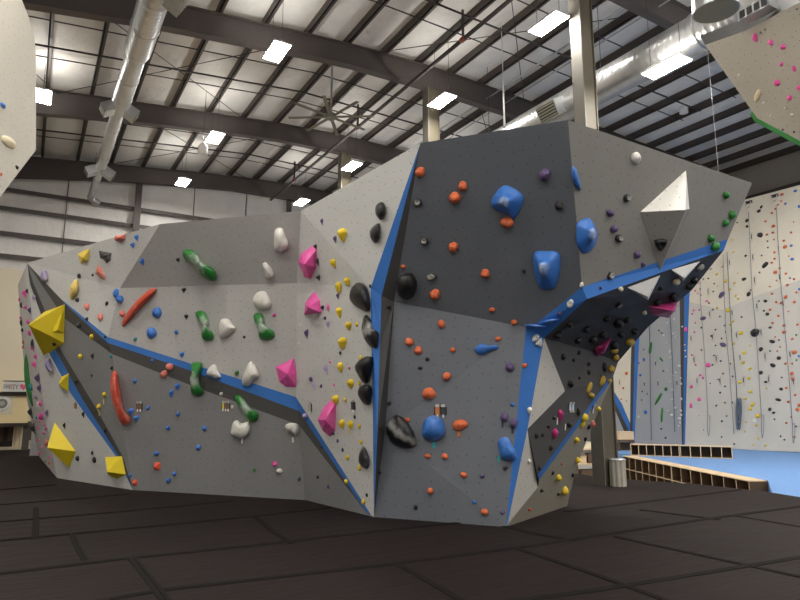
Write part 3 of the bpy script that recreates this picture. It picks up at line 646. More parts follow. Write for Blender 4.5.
# round vent on the soffit
vc = at_Y(2, 403.5, 26.26)
vt = empty('wall_vent_fan', (vc.x, 26.28, vc.z)); tag(vt, 'round grey vent in cream square plate on beige soffit', 'vent')
MB().box((-.33, 0, -.38), (.33, .018, .38)).build('plate', M['cream'], vt)
HV = {.26: M['whitep'], .18: M['galvd'], .1: M['conc']}
for r in (.26, .18, .1): smooth_angle(MB().tube([(0, -.005, 0), (0, -.03 - (.26 - r) * .2, 0)], [r, r - .02], 24).build('ring', HV[r], vt))
# ------------------------------------------------------------------ climbing holds
COL = {  # colour: (rgb, roughness, chalk)
 'yellow': ((.78, .56, .02), .5, .1), 'ochre': ((.5, .33, .04), .55, .1), 'orange': ((.66, .14, .045), .6, .3), 'red': ((.6, .075, .035), .5, .2), 'salmon': ((.68, .2, .15), .6, .25),
 'blue': ((.04, .17, .55), .5, .12), 'navy': ((.035, .045, .11), .6, .2), 'green': ((.02, .19, .03), .42, 0), 'white': ((.72, .7, .65), .6, 0), 'pink': ((.86, .1, .42), .5, .1),
 'magenta': ((.5, .03, .19), .5, .1), 'purple': ((.1, .065, .16), .6, .35), 'lavender': ((.33, .27, .46), .6, .45), 'black': ((.008, .008, .0085), .42, .0), 'charcoal': ((.026, .025, .028), .6, .22),
 'grey': ((.2, .2, .2), .6, .2), 'teal': ((.02, .22, .25), .6, 0), 'cream': ((.68, .6, .42), .6, 0), 'paleyellow': ((.8, .6, .16), .5, .1), 'brightyellow': ((.83, .68, .03), .6, 0)}
HM = {k: plain('%s hold resin' % k, c, r, 0, .16, 9, .35, 70, ch, 5) for k, (c, r, ch) in COL.items()}
HM['volume'] = plain('yellow painted plywood volume', (.72, .56, .015), .55, 0, .1, 2, .2, 90)
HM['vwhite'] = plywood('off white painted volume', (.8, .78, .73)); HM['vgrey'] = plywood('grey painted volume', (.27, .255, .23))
# green holds with a chalky white waist, black slopers with a rubbed white crest (position along the hold)
def waist(name, base, white, lo, hi, soft):
    m, nt, bs = new_mat(name); at = nt.nodes.new('ShaderNodeAttribute'); at.attribute_name = 'along'; co = coord(nt)
    f = math_(nt, 'ADD', at.outputs['Fac'], math_(nt, 'MULTIPLY', math_(nt, 'SUBTRACT', noise(nt, co, 9, 4), .5), .5))
    a = math_(nt, 'ABSOLUTE', math_(nt, 'SUBTRACT', f, (lo + hi) / 2)); k = nt.nodes.new('ShaderNodeMapRange')
    k.inputs[1].default_value = (hi - lo) / 2 + soft; k.inputs[2].default_value = (hi - lo) / 2 - soft; lk(nt, a, k.inputs[0])
    col = mixc(nt, math_(nt, 'MULTIPLY', k.outputs[0], .75), base, white); lk(nt, col, bs.inputs['Base Color']); bs.inputs['Roughness'].default_value = .4
    bump(nt, bs, noise(nt, co, 60, 3), .3, .01); return m
HM['greenchalk'] = waist('green resin with white chalked waist', (.02, .19, .03), (.5, .55, .5), .38, .68, .1)
HM['blackchalk'] = waist('black resin with white chalked crest', (.014, .014, .015), (.5, .5, .48), .36, .56, .1)
HM['bluechalk'] = waist('blue resin with chalked nose', (.04, .17, .55), (.5, .55, .62), .9, 1.4, .12)
HM['pocket'] = plain('chalked pocket', (.3, .29, .27), .8)
M['bolt'] = plain('dark steel bolt', (.05, .05, .05), .4, .6)
def h1_(i, s): return (math.sin(i * 12.9898 + s * 78.233) * 43758.5453) % 1.0
def outline(kind, n, seed):
    """unit outline (x right, y up) for the generic hold kinds"""
    pts = []
    ph = h1_(1, seed) * 6.28; am = .05 + .06 * h1_(2, seed)
    for k in range(n):
        t = 2 * math.pi * k / n; c, s = math.cos(t), math.sin(t); r = 1 + am * math.sin(2 * t + ph) + .05 * math.sin(3 * t + ph * 2) + .03 * math.sin(5 * t + ph)
        if kind == 't':            # wide at the top, drawn to a point below
            w = .62 + .38 * max(-1, min(1, (s + .35) * 1.4)); pts.append((c * w * r, s * r))
        elif kind == 'w':          # rounded triangle pointing down
            w = .55 + .5 * s; pts.append((c * max(.12, w) * 1.05, s * (.95 if s > 0 else 1)))
        elif kind == 'f':          # long rail
            pts.append((c * r, (abs(s) ** .8) * (1 if s > 0 else -1)))
        elif kind == 'q':
            p = .45; pts.append((abs(c) ** p * (1 if c > 0 else -1), abs(s) ** p * (1 if s > 0 else -1)))
        else: pts.append((c * r, s * r))
    return pts
def smooth_closed(pts, sub):
    out = []; n = len(pts)
    for i in range(n):
        p0, p1, p2, p3 = (V(pts[(i + k - 1) % n]) for k in range(4))
        for j in range(sub):
            t = j / sub
            out.append(tuple(.5 * ((2 * p1) + (-p0 + p2) * t + (2 * p0 - 5 * p1 + 4 * p2 - p3) * t * t + (-p0 + 3 * p1 - 3 * p2 + p3) * t ** 3)))
    return out
def dome(name, pts, depth, mat, peak=(0, 0), p=2.2, rings=6, rough=.04, seed=1, facet=False, pocket=None, parent=None, ridge=None, along=None, prof=None):
    """a hold body on its base plane (local z = out of the wall)"""
    n = len(pts); cx = sum(q[0] for q in pts) / n; cy = sum(q[1] for q in pts) / n; vs = []; fs = []
    size = max(max(abs(q[0] - cx) for q in pts), max(abs(q[1] - cy) for q in pts))
    tl = [k / rings for k in range(rings)]
    if not facet: tl = [math.sin(t * math.pi / 2) for t in tl]
    if prof: tl = [q[0] for q in prof]; rings = len(prof)
    for ri, t in enumerate(tl):
        s = prof[ri][1] if prof else (1 - t ** p) ** (1 / p) if not facet else 1 - t * .92
        for k, (x, y) in enumerate(pts):
            j = 1 + (rough * (h1_(k * 7 + ri * 31, seed) - .5) * 2 if ri else 0)
            vs.append([cx + (x - cx) * s * j + peak[0] * t, cy + (y - cy) * s * j + peak[1] * t, depth * t * (1 + (rough * (h1_(k * 3 + ri * 17, seed + 2) - .5) if ri else 0))])
    vs.append([cx + peak[0], cy + peak[1], depth * (.97 if facet else 1)])
    if pocket:
        for v in vs[n:]:
            d2 = ((v[0] - cx - pocket[0]) ** 2 + (v[1] - cy - pocket[1]) ** 2) / max(1e-9, (pocket[2]) ** 2); v[2] *= 1 - pocket[3] * math.exp(-d2)
    for r in range(rings - 1):
        for k in range(n): fs.append((r * n + k, r * n + (k + 1) % n, (r + 1) * n + (k + 1) % n, (r + 1) * n + k))
    a = (rings - 1) * n
    for k in range(n): fs.append((a + k, a + (k + 1) % n, len(vs) - 1))
    area = sum(pts[k][0] * pts[(k + 1) % n][1] - pts[(k + 1) % n][0] * pts[k][1] for k in range(n))
    if area < 0: fs = [tuple(reversed(f)) for f in fs]
    fs.append(tuple(reversed(range(n))) if area > 0 else tuple(range(n)))
    o = mesh_obj(name, vs, fs, mat, parent, not facet)
    if along is not None:      # 0..1 along the given direction
        ax = V(along).normalized() if along != 'z' else V((0, 0, 1)); pr = [v[0] * ax.x + v[1] * ax.y + (v[2] if along == 'z' else 0) for v in vs]; lo, hi = min(pr), max(pr)
        at = o.data.attributes.new('along', 'FLOAT', 'POINT')
        for i, q in enumerate(pr): at.data[i].value = (q - lo) / max(1e-6, hi - lo)
    return o
def frame(n):
    u = Z - n * n.z
    if u.length < .15: u = V((0, 1, 0)) - n * n.y
    u.normalize(); r = u.cross(n).normalized(); return r, u
def place(o, pos, n):
    r, u = frame(n); o.matrix_world = Matrix((( r.x, u.x, n.x, pos.x), (r.y, u.y, n.y, pos.y), (r.z, u.z, n.z, pos.z), (0, 0, 0, 1)))
def spot(x, y, tris=None, lift=0.0):
    h = hit(x, y, tris)
    if h is None: return None
    q, n, ph = h; d = ray(x, y)
    q2 = EYE + d * (((q + n * lift) - EYE).dot(n) / d.dot(n)) - n * lift      # base moved so that the raised body sits on the pixel
    if lift and (q2 - q).length > lift * 2.5: q2 = q + (q2 - q) * (lift * 2.5 / (q2 - q).length)
    return q2 + n * .0015, n, ph
NAMES = {'c': 'foothold', 'k': 'knob_hold', 'j': 'jug_hold', 't': 'pinch_hold', 'w': 'wedge_hold', 'r': 'pocket_jug', 's': 'sloper_hold', 'f': 'rail_hold', 'q': 'block_hold'}
WORDS = {'c': 'foothold', 'k': 'knob hold', 'j': 'jug hold', 't': 'pinch hold', 'w': 'wedge hold', 'r': 'pocket jug', 's': 'sloper hold', 'f': 'rail hold', 'q': 'block hold'}
DEPTH = {'c': .5, 'k': .62, 'j': .6, 't': .62, 'w': .6, 'r': .55, 's': .45, 'f': .4, 'q': .6}
HOLDS = []    # records for the labels: dict(o, col, phrase, x, y, word, size, label)
def bolt_on(o, z, r=.008):
    b = MB().tube([(0, 0, -.003), (0, 0, .004)], r, 6).build('bolt', M['bolt'], o); b.location = z
def hold(x, y, col, kind, w, h=None, rot=0, label=None, tris=None, name=None, bolt=None):
    h = h or w; mean = (w * h) ** .5
    pre = hit(x, y, tris)
    if pre is None: print('MISS', x, y, col); return None
    mpp = dist_of(pre[0]) * math.cos(PITCH) / F; dep = min(w, h) * mpp * DEPTH[kind]
    pos, n, ph = spot(x, y, tris, dep * .4)
    seed = int(x * 13 + y * 7) % 997; ns = 10 if mean < 5 else (14 if mean < 9 else 20); rg = 3 if mean < 5 else (5 if mean < 9 else 7)
    hw, hh = w * mpp / 2, h * mpp / 2; ca, sa = math.cos(math.radians(rot)), math.sin(math.radians(rot))
    # a face seen nearly edge-on shows a hold by its depth: keep the body round there
    pts = [(px * hw * ca - py * hh * sa, px * hw * sa + py * hh * ca) for px, py in outline(kind, ns, seed)]
    pk = {'t': (0, hh * .22), 'w': (0, hh * .3), 'k': (0, -hh * .08), 'j': (0, hh * .05)}.get(kind, (0, 0)); pk = (pk[0] * ca - pk[1] * sa, pk[0] * sa + pk[1] * ca)
    pc = None
    if kind == 'r': pc = (0, hh * .1, min(hw, hh) * .45, .6)
    if kind == 'j': pc = (hw * .1, hh * .55, min(hw, hh) * .5, .45)
    o = dome(name or NAMES[kind], pts, dep, HM[col], pk, 2.0 if kind in 'ckjr' else (2.6 if kind == 'sq' else 1.7), rg, .11 if kind in 'jtc' else .03, seed, kind == 'w' or kind == 'q', pc)
    if kind == 'r' and col in ('charcoal', 'black'):
        o.data.materials.append(HM['pocket'])
        for p_ in o.data.polygons:
            if p_.index >= (rg - 3) * ns and p_.index < len(o.data.polygons) - 1: p_.material_index = 1
    place(o, pos, n)
    if bolt or (bolt is None and mean >= 9.5 and kind in 'kjsrt'):
        cx = sum(p[0] for p in pts) / len(pts) + pk[0]; cy = sum(p[1] for p in pts) / len(pts) + pk[1]; top = max(v.co.z for v in o.data.vertices)
        z = o.data.vertices[-1].co.z; bolt_on(o, (cx, cy, z))
    HOLDS.append(dict(o=o, col=col, ph=ph, x=x, y=y, word=WORDS[kind] if name is None else name.replace('_', ' '), size=mean, label=label)); return o
def traced(name, pix, col, label, depth, peak=None, p=2.2, sub=4, rings=8, facet=False, at=None, tris=None, rough=.015, pocket=None, along=None, bolt=True, word=None, lm=None, prof=None):
    """a hold whose outline on the wall is given by pixels projected on the wall plane through at"""
    ax = at or (sum(q[0] for q in pix) / len(pix), sum(q[1] for q in pix) / len(pix))
    h = hit(ax[0], ax[1], tris)
    if h is None: print('MISS', name, ax); return None
    q, n, ph = h; pos = q + n * .0015; r, u = frame(n); mpp = dist_of(q) * math.cos(PITCH) / F
    loc = []
    d0 = ray(*ax); sh = EYE + d0 * (((q + n * depth * mpp * .3) - EYE).dot(n) / d0.dot(n)) - n * depth * mpp * .3 - q
    if sh.length > depth * mpp * .6: sh *= depth * mpp * .6 / sh.length
    for (x, y) in pix:
        d = ray(x, y); e = EYE + d * ((pos - EYE).dot(n) / d.dot(n)) - pos + sh; loc.append((e.dot(r), e.dot(u)))
    if sub > 1: loc = smooth_closed(loc, sub)
    pk = (0, 0)
    if peak:
        d = ray(*peak); base = pos + n * depth * mpp; e = EYE + d * ((base - EYE).dot(n) / d.dot(n)) - base
        cx = sum(l[0] for l in loc) / len(loc); cy = sum(l[1] for l in loc) / len(loc); pk = (e.dot(r) - cx, e.dot(u) - cy)
        ext = max(max(abs(l[0] - cx), abs(l[1] - cy)) for l in loc); L = (pk[0] ** 2 + pk[1] ** 2) ** .5
        if L > ext * .85: pk = (pk[0] * ext * .85 / L, pk[1] * ext * .85 / L)
    o = dome(name, loc, depth * mpp, HM[col], pk, p, rings, rough, int(ax[0]), facet, pocket and (pocket[0] * mpp, pocket[1] * mpp, pocket[2] * mpp, pocket[3]), None, None, along, prof)
    place(o, pos, n)
    if bolt:
        c = o.data.vertices[-1].co; bolt_on(o, (c.x, c.y, c.z))
    HOLDS.append(dict(o=o, col={'greenchalk': 'green', 'blackchalk': 'black', 'bluechalk': 'blue', 'volume': 'yellow', 'vwhite': 'white'}.get(col, col), ph=ph, x=ax[0], y=ax[1], word=name.replace('_', ' '), size=30, label=label, lm=lm)); return o
NEWT = []
def volume(pix, apex, hgt, col, label, at, lm=None, tris=None):
    """a plywood pyramid: base corners on the wall, apex hgt metres out of it"""
    q, n, ph = hit(at[0], at[1], tris); pos = q + n * .002; r, u = frame(n); loc = []
    for (x, y) in pix:
        d = ray(x, y); e = EYE + d * ((pos - EYE).dot(n) / d.dot(n)) - pos; loc.append(V((e.dot(r), e.dot(u), e.dot(n))))
    d = ray(*apex); b = pos + n * hgt; e = EYE + d * ((b - EYE).dot(n) / d.dot(n)) - pos; ap = V((e.dot(r), e.dot(u), hgt))
    vs = loc + [ap]; k = len(loc); fs = [(i, (i + 1) % k, k) for i in range(k)] + [tuple(reversed(range(k)))]
    uvm = col in ('vwhite', 'vgrey')
    o = mesh_obj('climbing_volume', vs, fs, HM[col], None, False, uvm)
    bm = bmesh.new(); bm.from_mesh(o.data); bmesh.ops.recalc_face_normals(bm, faces=bm.faces); bm.to_mesh(o.data); bm.free()
    md = o.modifiers.new('edge', 'BEVEL'); md.width = .006; md.segments = 2; md.limit_method = 'ANGLE'
    place(o, pos, n); W_ = o.matrix_world.copy(); vw = [W_ @ V(v.co) for v in o.data.vertices]
    for p_ in list(o.data.polygons)[:k]:
        a_, b_, c_ = (vw[i] for i in p_.vertices); n_ = (b_ - a_).cross(c_ - a_).normalized(); NEWT.append((a_, b_, c_, n_ if n_.dot(EYE - a_) > 0 else -n_, ph))
    HOLDS.append(dict(o=o, col='yellow' if col == 'volume' else 'white', ph=ph, x=at[0], y=at[1], word='volume', size=40, label=label, lm=lm)); return o

# ---- plywood volumes
volume([(65, 304), (64, 343), (44, 357), (40, 330), (44, 312)], (28.5, 325), .62, 'volume', 'biggest yellow pyramid volume high on far left face', (55, 330), 'biggest yellow volume')
volume([(69, 373), (68.5, 392), (61, 388), (59, 382), (61, 377)], (59, 384), .2, 'volume', 'small yellow pyramid volume beside left blue stripe', (66, 382), 'small yellow volume')
volume([(54.5, 422), (76, 451.5), (69, 468), (55, 447)], (47, 447.5), .34, 'volume', 'tall yellow diamond volume low on far left face', (62, 446), 'yellow diamond volume')
volume([(105, 457), (122, 456), (126, 474.5), (117, 479), (108, 475)], (107, 472), .22, 'volume', 'squat yellow volume at foot of left blue stripe', (114, 467), 'squat yellow volume')
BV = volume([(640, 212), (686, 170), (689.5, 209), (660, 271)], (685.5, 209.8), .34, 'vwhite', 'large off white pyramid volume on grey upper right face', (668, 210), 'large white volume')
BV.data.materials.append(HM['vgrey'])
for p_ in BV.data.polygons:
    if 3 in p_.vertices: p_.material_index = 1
volume([(627, 287.5), (660.5, 275), (648, 300.5)], (648, 297), .1, 'vwhite', 'off white triangle volume under right blue stripe, lower left one', (645, 287), 'lower white triangle')
volume([(671, 269.5), (700.5, 261), (683, 281)], (684, 278), .1, 'vwhite', 'off white triangle volume under right blue stripe near island tip', (685, 271), 'upper white triangle')
o = traced('climbing_volume', [(594, 350), (611, 339.5), (604, 354.5), (596, 358)], 'magenta', 'magenta triangular hold in middle of dark cave', 7, (603, 348), facet=True, sub=1, rings=3, bolt=False, lm='magenta triangle')
traced('climbing_volume', [(651, 309), (680, 304.5), (679, 313), (671, 320.5), (656, 318)], 'magenta', 'big magenta faceted hold on outer edge of cave', 15, (672, 311), facet=True, sub=1, rings=3, at=(661, 312), bolt=False, lm='big magenta hold')
TRIS += NEWT; NEWT = []
volume([(63.5, 307), (63.8, 333), (52, 332)], (57.5, 330), .13, 'volume', 'small yellow wedge fixed on biggest yellow pyramid volume', (59, 326))

NOSE = [(0, 1), (.1, .955), (.2, .86), (.32, .72), (.45, .585), (.58, .49), (.7, .425), (.81, .36), (.9, .28), (.96, .19)]
# ---- large traced holds
T = traced
T('pinch_hold', [(180.5, 252), (188, 250.5), (195, 255), (198, 262), (206, 266.5), (213, 272), (213.5, 280), (208, 281.5), (199, 277), (192, 270), (187.5, 264), (182, 259)], 'greenchalk', 'biggest green hold with white waist on upper grey overhang', 13, (200, 266), along=(1, -.75), at=(197, 266), lm='biggest green hold')
T('pinch_hold', [(194, 312.5), (201, 310.5), (204.5, 314), (207.5, 321), (206.5, 328), (211.5, 333), (211.5, 339), (204, 340.5), (200.5, 337), (202.5, 328), (198, 321)], 'greenchalk', 'green hold with white waist next to white hold, below biggest green hold', 9, (203.5, 325), along=(.4, -1), at=(203, 325), lm='upper waisted green hold')
T('pinch_hold', [(252.5, 315), (257, 312.5), (262, 316), (264, 325), (272, 331), (273, 336.5), (266, 340), (258.5, 338), (257, 329), (253.5, 322)], 'greenchalk', 'green boot shaped hold below round white hold', 9, (261, 326), along=(.45, -1), at=(262, 327), lm='green boot hold')
T('pinch_hold', [(190, 363.5), (200, 362.5), (200, 370), (197, 377), (198, 385), (202, 392), (197, 396), (190.5, 394), (189.5, 385), (188.5, 379), (191.5, 371)], 'greenchalk', 'green bone shaped hold crossing the long blue stripe', 10, (194, 379), along=(.05, -1), at=(195, 379), lm='green bone hold')
T('pinch_hold', [(233.5, 397), (238, 395), (243, 400), (250, 409), (256.5, 413), (256, 420), (249.5, 422), (243, 415), (236.5, 405)], 'greenchalk', 'green hold slanting below long charcoal stripe', 8, (245, 408), along=(1, -1), at=(245, 408), lm='slanting green hold')
T('sloper_hold', [(273, 232), (276.5, 228.5), (281.5, 229.5), (284, 236), (286.5, 243), (285, 249), (279, 252), (273.5, 250), (272.5, 242)], 'white', 'tall white hold highest on upper grey overhang', 11, (280, 243), lm='tall white hold')
T('pinch_hold', [(261.5, 264.5), (265, 263), (270, 268), (272.5, 274), (270, 278), (265, 277), (263, 271)], 'white', 'small white shark fin hold below tall white hold', 7, (269, 274), lm='white fin hold')
T('sloper_hold', [(251.5, 298), (256, 292), (263, 291), (267, 296), (269.5, 304), (265, 309.5), (257, 308.5), (252, 303.5)], 'white', 'round white hold on top edge of light grey middle face', 10, (262, 301), lm='round white hold')
T('sloper_hold', [(218, 324), (221, 319), (227, 319), (230.5, 324), (234, 328), (231, 332), (225, 337), (219, 338), (217.5, 332)], 'white', 'white hold between two green holds on light grey middle face', 9, (224, 327), lm='white hold between green holds')
T('sloper_hold', [(211, 365), (214.5, 365), (216.5, 371), (220, 376.5), (216, 379), (211, 377), (206.5, 375.5), (206, 371)], 'white', 'white three cornered hold on long blue stripe beside green bone hold', 7, (212, 372), lm='white three cornered hold')
T('pinch_hold', [(248, 362), (252.5, 363), (257, 371), (257, 377), (252, 380), (248, 385.5), (242, 385.5), (240.5, 381), (243.5, 372)], 'white', 'tall white hold standing on long blue stripe', 10, (249, 374), lm='tall white stripe hold')
T('sloper_hold', [(232, 422), (236, 420.5), (240, 423.5), (246, 422), (248.5, 428), (246.5, 435), (241, 438.5), (235, 437), (229.5, 434), (230, 428)], 'white', 'white flower shaped hold on mid grey lower face', 9, (239, 430), lm='white flower hold')
T('sloper_hold', [(285, 426), (291, 423.5), (297.5, 425), (298.5, 431), (296, 437), (293, 434), (289, 433.5), (285.5, 431)], 'white', 'white hood shaped hold at right end of charcoal stripe', 8, (292, 428), lm='white hood hold')
T('volume_hold', [(308.3, 245.8), (312, 250), (311.7, 266.7), (306, 279), (300, 276.7), (294, 261.7), (297.5, 253)], 'pink', 'hot pink faceted hold highest of four on pale centre face', 15, (307, 264), facet=True, sub=1, rings=4, lm='top pink hold')
T('volume_hold', [(310.8, 291), (316, 300), (318, 312.5), (300.5, 314.5), (302, 302)], 'pink', 'hot pink pyramid hold second from top', 14, (314, 310), facet=True, sub=1, rings=4, lm='second pink hold')
T('volume_hold', [(294, 358), (297, 373), (296.5, 387), (287, 387), (280, 382), (276, 366.5), (285, 363)], 'pink', 'hot pink faceted hold on light grey middle face', 12, (290, 374), facet=True, sub=1, rings=4, lm='left pink hold')
T('volume_hold', [(328.5, 399.5), (332, 404), (331.5, 431), (326.5, 437), (319, 431), (314, 420), (320, 408)], 'pink', 'hot pink faceted hold lowest of four beside short blue stripe', 14, (325, 420), facet=True, sub=1, rings=4, lm='lowest pink hold')
T('rail_hold', [(148.5, 289.5), (153.5, 289), (153.5, 292.5), (141, 306), (127, 321.5), (122, 326.5), (120, 324), (124, 315), (136, 300)], 'red', 'long red slanting rail across top of light grey middle face', 8, (138, 304), along=None, at=(137, 307), lm='red slanting rail')
T('rail_hold', [(111, 372), (114.5, 373.5), (117, 387), (119.5, 402), (122.5, 414.5), (127, 417), (126.5, 424.5), (119.5, 424), (114.5, 413), (110, 398), (108.5, 384)], 'red', 'long red vertical rail on grey panel between stripes', 9, (116, 400), at=(116.5, 400), lm='red vertical rail')
T('sloper_hold', [(376, 203.5), (381, 202), (383.5, 207), (383, 215), (379, 219.5), (374.5, 215), (373.5, 208)], 'black', 'upper of two black pear slopers near top of pale centre face', 8, (380, 210), facet=False, at=(378.5, 211), lm='upper black pear')
T('sloper_hold', [(373, 225), (377.5, 223.5), (378.5, 230), (377, 239), (373, 242.5), (369, 238), (368, 231)], 'black', 'lower of two black pear slopers near top of pale centre face', 8, (375, 232), at=(373.3, 233), lm='lower black pear')
T('sloper_hold', [(350.5, 286), (357, 281), (364, 284), (367.5, 292), (368, 308.5), (360, 307.5), (351.5, 302), (348, 295)], 'black', 'big black round sloper with grey sheen on pale centre face', 12, (360, 291), p=1.7, at=(358.5, 295), lm='big round black sloper')
T('sloper_hold', [(362, 317), (366, 316.5), (370, 324), (372, 332.5), (376, 333), (375, 348), (370, 348.5), (363, 341), (359.5, 330)], 'blackchalk', 'long black sloper with white streak on edge of vertical blue stripe', 11, (368, 329), along=(.3, -1), at=(367, 332), lm='streaked black sloper')
T('sloper_hold', [(355.5, 367), (364, 358.5), (373, 357.5), (372, 372), (368, 383), (363, 382), (358, 374)], 'black', 'black angular sloper below streaked black sloper', 12, (366, 364), p=1.7, sub=2, at=(364.5, 369), lm='angular black sloper')
T('sloper_hold', [(360, 388), (366, 385.8), (371, 388), (371, 398), (368.5, 405), (362.5, 403), (357.5, 395)], 'black', 'black rounded sloper directly under angular black sloper', 10, (366, 390), at=(364.5, 394), lm='rounded black sloper')
T('sloper_hold', [(361, 447), (364, 449), (367.5, 458), (367, 467), (363.5, 469), (357.5, 463), (357.5, 455)], 'charcoal', 'black leaf shaped sloper low on pale centre face', 7, (363, 457), at=(362.5, 458), lm='black leaf sloper')
T('sloper_hold', [(395, 277), (401, 273), (408, 272.5), (412.5, 279), (413, 288), (408.5, 296), (401, 298.5), (395, 294), (393.5, 285)], 'black', 'big black ball shaped hold beside vertical charcoal stripe', 15, (403, 283), at=(404, 286), lm='black ball hold')
T('sloper_hold', [(390, 415), (396, 414), (403, 419), (409, 428), (413.5, 440), (410, 445), (400, 446), (390, 441), (384, 432), (383.5, 424)], 'blackchalk', 'big black half moon sloper with white crest on dark lower front face', 13, (399, 426), along=(-.75, -1), at=(398, 430), lm='black half moon sloper')
T('sloper_hold', [(503, 186), (518, 192), (523, 201), (514, 219), (507, 215.5), (492, 208.5), (491.5, 199)], 'bluechalk', 'upper big blue diamond hold on dark upper front face', 19, (503.5, 202), along='z', prof=NOSE, at=(507, 202), lm='upper blue diamond')
T('sloper_hold', [(533, 255), (545, 252.5), (557.5, 254), (560, 267), (555.5, 287), (549, 291), (540, 289.5), (534.5, 277)], 'bluechalk', 'lower big blue tapered hold on dark upper front face', 20, (543, 269), along='z', prof=NOSE, at=(546, 271), lm='lower blue tapered hold')
T('sloper_hold', [(581, 223), (592, 218), (599, 229), (600.5, 237), (596, 249), (587, 253.5), (580.5, 245), (579.5, 233)], 'bluechalk', 'big blue pear hold on grey upper right face beside corner', 15, (594, 234), along='z', prof=NOSE, at=(589, 236), lm='blue pear hold')
T('pinch_hold', [(573, 167), (577.5, 170), (582, 189), (578.5, 188.5), (574, 180)], 'blue', 'thin blue hold on corner edge near island peak', 6, (577, 178), at=(578, 179), lm='thin blue corner hold')
T('sloper_hold', [(423, 421), (431, 415.5), (440, 419), (444, 429), (442, 437), (432, 442), (422, 437), (421, 430)], 'blue', 'big round blue hold on dark lower front face', 14, (431, 427), p=1.9, at=(432.5, 429), lm='round blue hold')
T('sloper_hold', [(497.5, 440.5), (506, 437), (511, 444), (516.5, 455), (513, 461), (502, 459.5), (498.5, 450)], 'blue', 'blue pillow shaped sloper touching right blue stripe', 11, (507, 449), at=(506.5, 449), lm='blue pillow sloper')
T('rail_hold', [(475, 351), (482, 347), (489, 349), (497, 348.5), (497.5, 352), (489, 355), (482, 358), (476, 356)], 'blue', 'small blue winged hold on dark lower front face', 5, (485, 351), at=(485, 353), lm='blue winged hold')
T('rail_hold', [(524, 326.5), (533, 326), (546, 328), (536, 331), (526, 329)], 'blue', 'lower blue fin rail at bend of right blue stripe', 7, (534, 327), at=(535, 329), sub=2, bolt=False)
T('rail_hold', [(539, 324.5), (546, 321), (560, 320), (551, 325), (542, 327)], 'blue', 'upper blue fin rail at bend of right blue stripe', 7, (548, 322), at=(547, 324), sub=2, bolt=False)
T('jug_hold', [(533.5, 336.5), (537.5, 334), (540, 337), (535.5, 342), (532.5, 341)], 'white', 'upper half of white split hold on right blue stripe', 4, (536.5, 337.5), at=(536.5, 338))
T('jug_hold', [(540.5, 338), (542.5, 338.5), (542.5, 346), (538.5, 346.5), (535.5, 344)], 'white', 'lower half of white split hold on right blue stripe', 4, (540, 342.5), at=(540, 343))
T('wedge_hold', [(113, 236), (123.5, 234), (123.5, 239), (118, 242.5), (112.5, 240)], 'red', 'orange red block hold on top of pale upper left face', 7, (119, 238), facet=True, sub=1, rings=3, at=(118, 238), lm='orange red block')
T('wedge_hold', [(76, 254), (82, 250.5), (88, 248.5), (86.5, 261), (79, 263.5)], 'yellow', 'yellow square wedge on pale upper left face', 6, (83, 258), facet=True, sub=1, rings=3, at=(82, 256), lm='yellow square wedge')
T('wedge_hold', [(97, 250.5), (104, 252), (110, 253), (109, 260), (105, 263.5), (101, 259), (98.5, 258)], 'charcoal', 'black jagged hold on pale upper left face', 6, (104, 256), facet=True, sub=1, rings=3, at=(104, 257), lm='black jagged hold')
T('wedge_hold', [(96, 264.5), (99, 268), (104, 276), (103.5, 280), (98, 278), (93.5, 273)], 'salmon', 'salmon pink wedge below black jagged hold', 6, (98, 272), facet=True, sub=1, rings=3, at=(99, 272.5), lm='salmon wedge')
T('pinch_hold', [(75, 279), (77, 286), (75, 294), (70, 299.5), (68, 293), (70, 285)], 'paleyellow', 'pale yellow spindle hold above long blue stripe', 6, (72, 289), sub=3, at=(72.5, 289), lm='yellow spindle hold')
T('pinch_hold', [(42, 268.5), (45, 271), (46.5, 279), (43.5, 281.5), (39.5, 278), (40, 272)], 'lavender', 'lavender hold on top edge of long charcoal stripe', 5, (43, 276), at=(44.5, 276.5), lm='top lavender hold')
T('pinch_hold', [(46, 359.5), (48, 360), (51, 369), (51.5, 373), (48, 372), (44.5, 366)], 'lavender', 'long lavender hold under biggest yellow volume', 6, (48, 366), at=(48, 366), lm='long lavender hold')
hold(29.5, 380, 'green', 'f', 11, 54, 7, 'long dark green rail down far left side face', None, 'rail_hold', True)
T('wedge_hold', [(654.5, 240.5), (668, 240), (663, 249.5), (659, 250.5)], 'black', 'black triangular ring jug on lower side of large white volume', 5, None, at=(661, 244.5), sub=2, rings=6, pocket=(0, .3, 3, .9), bolt=False)
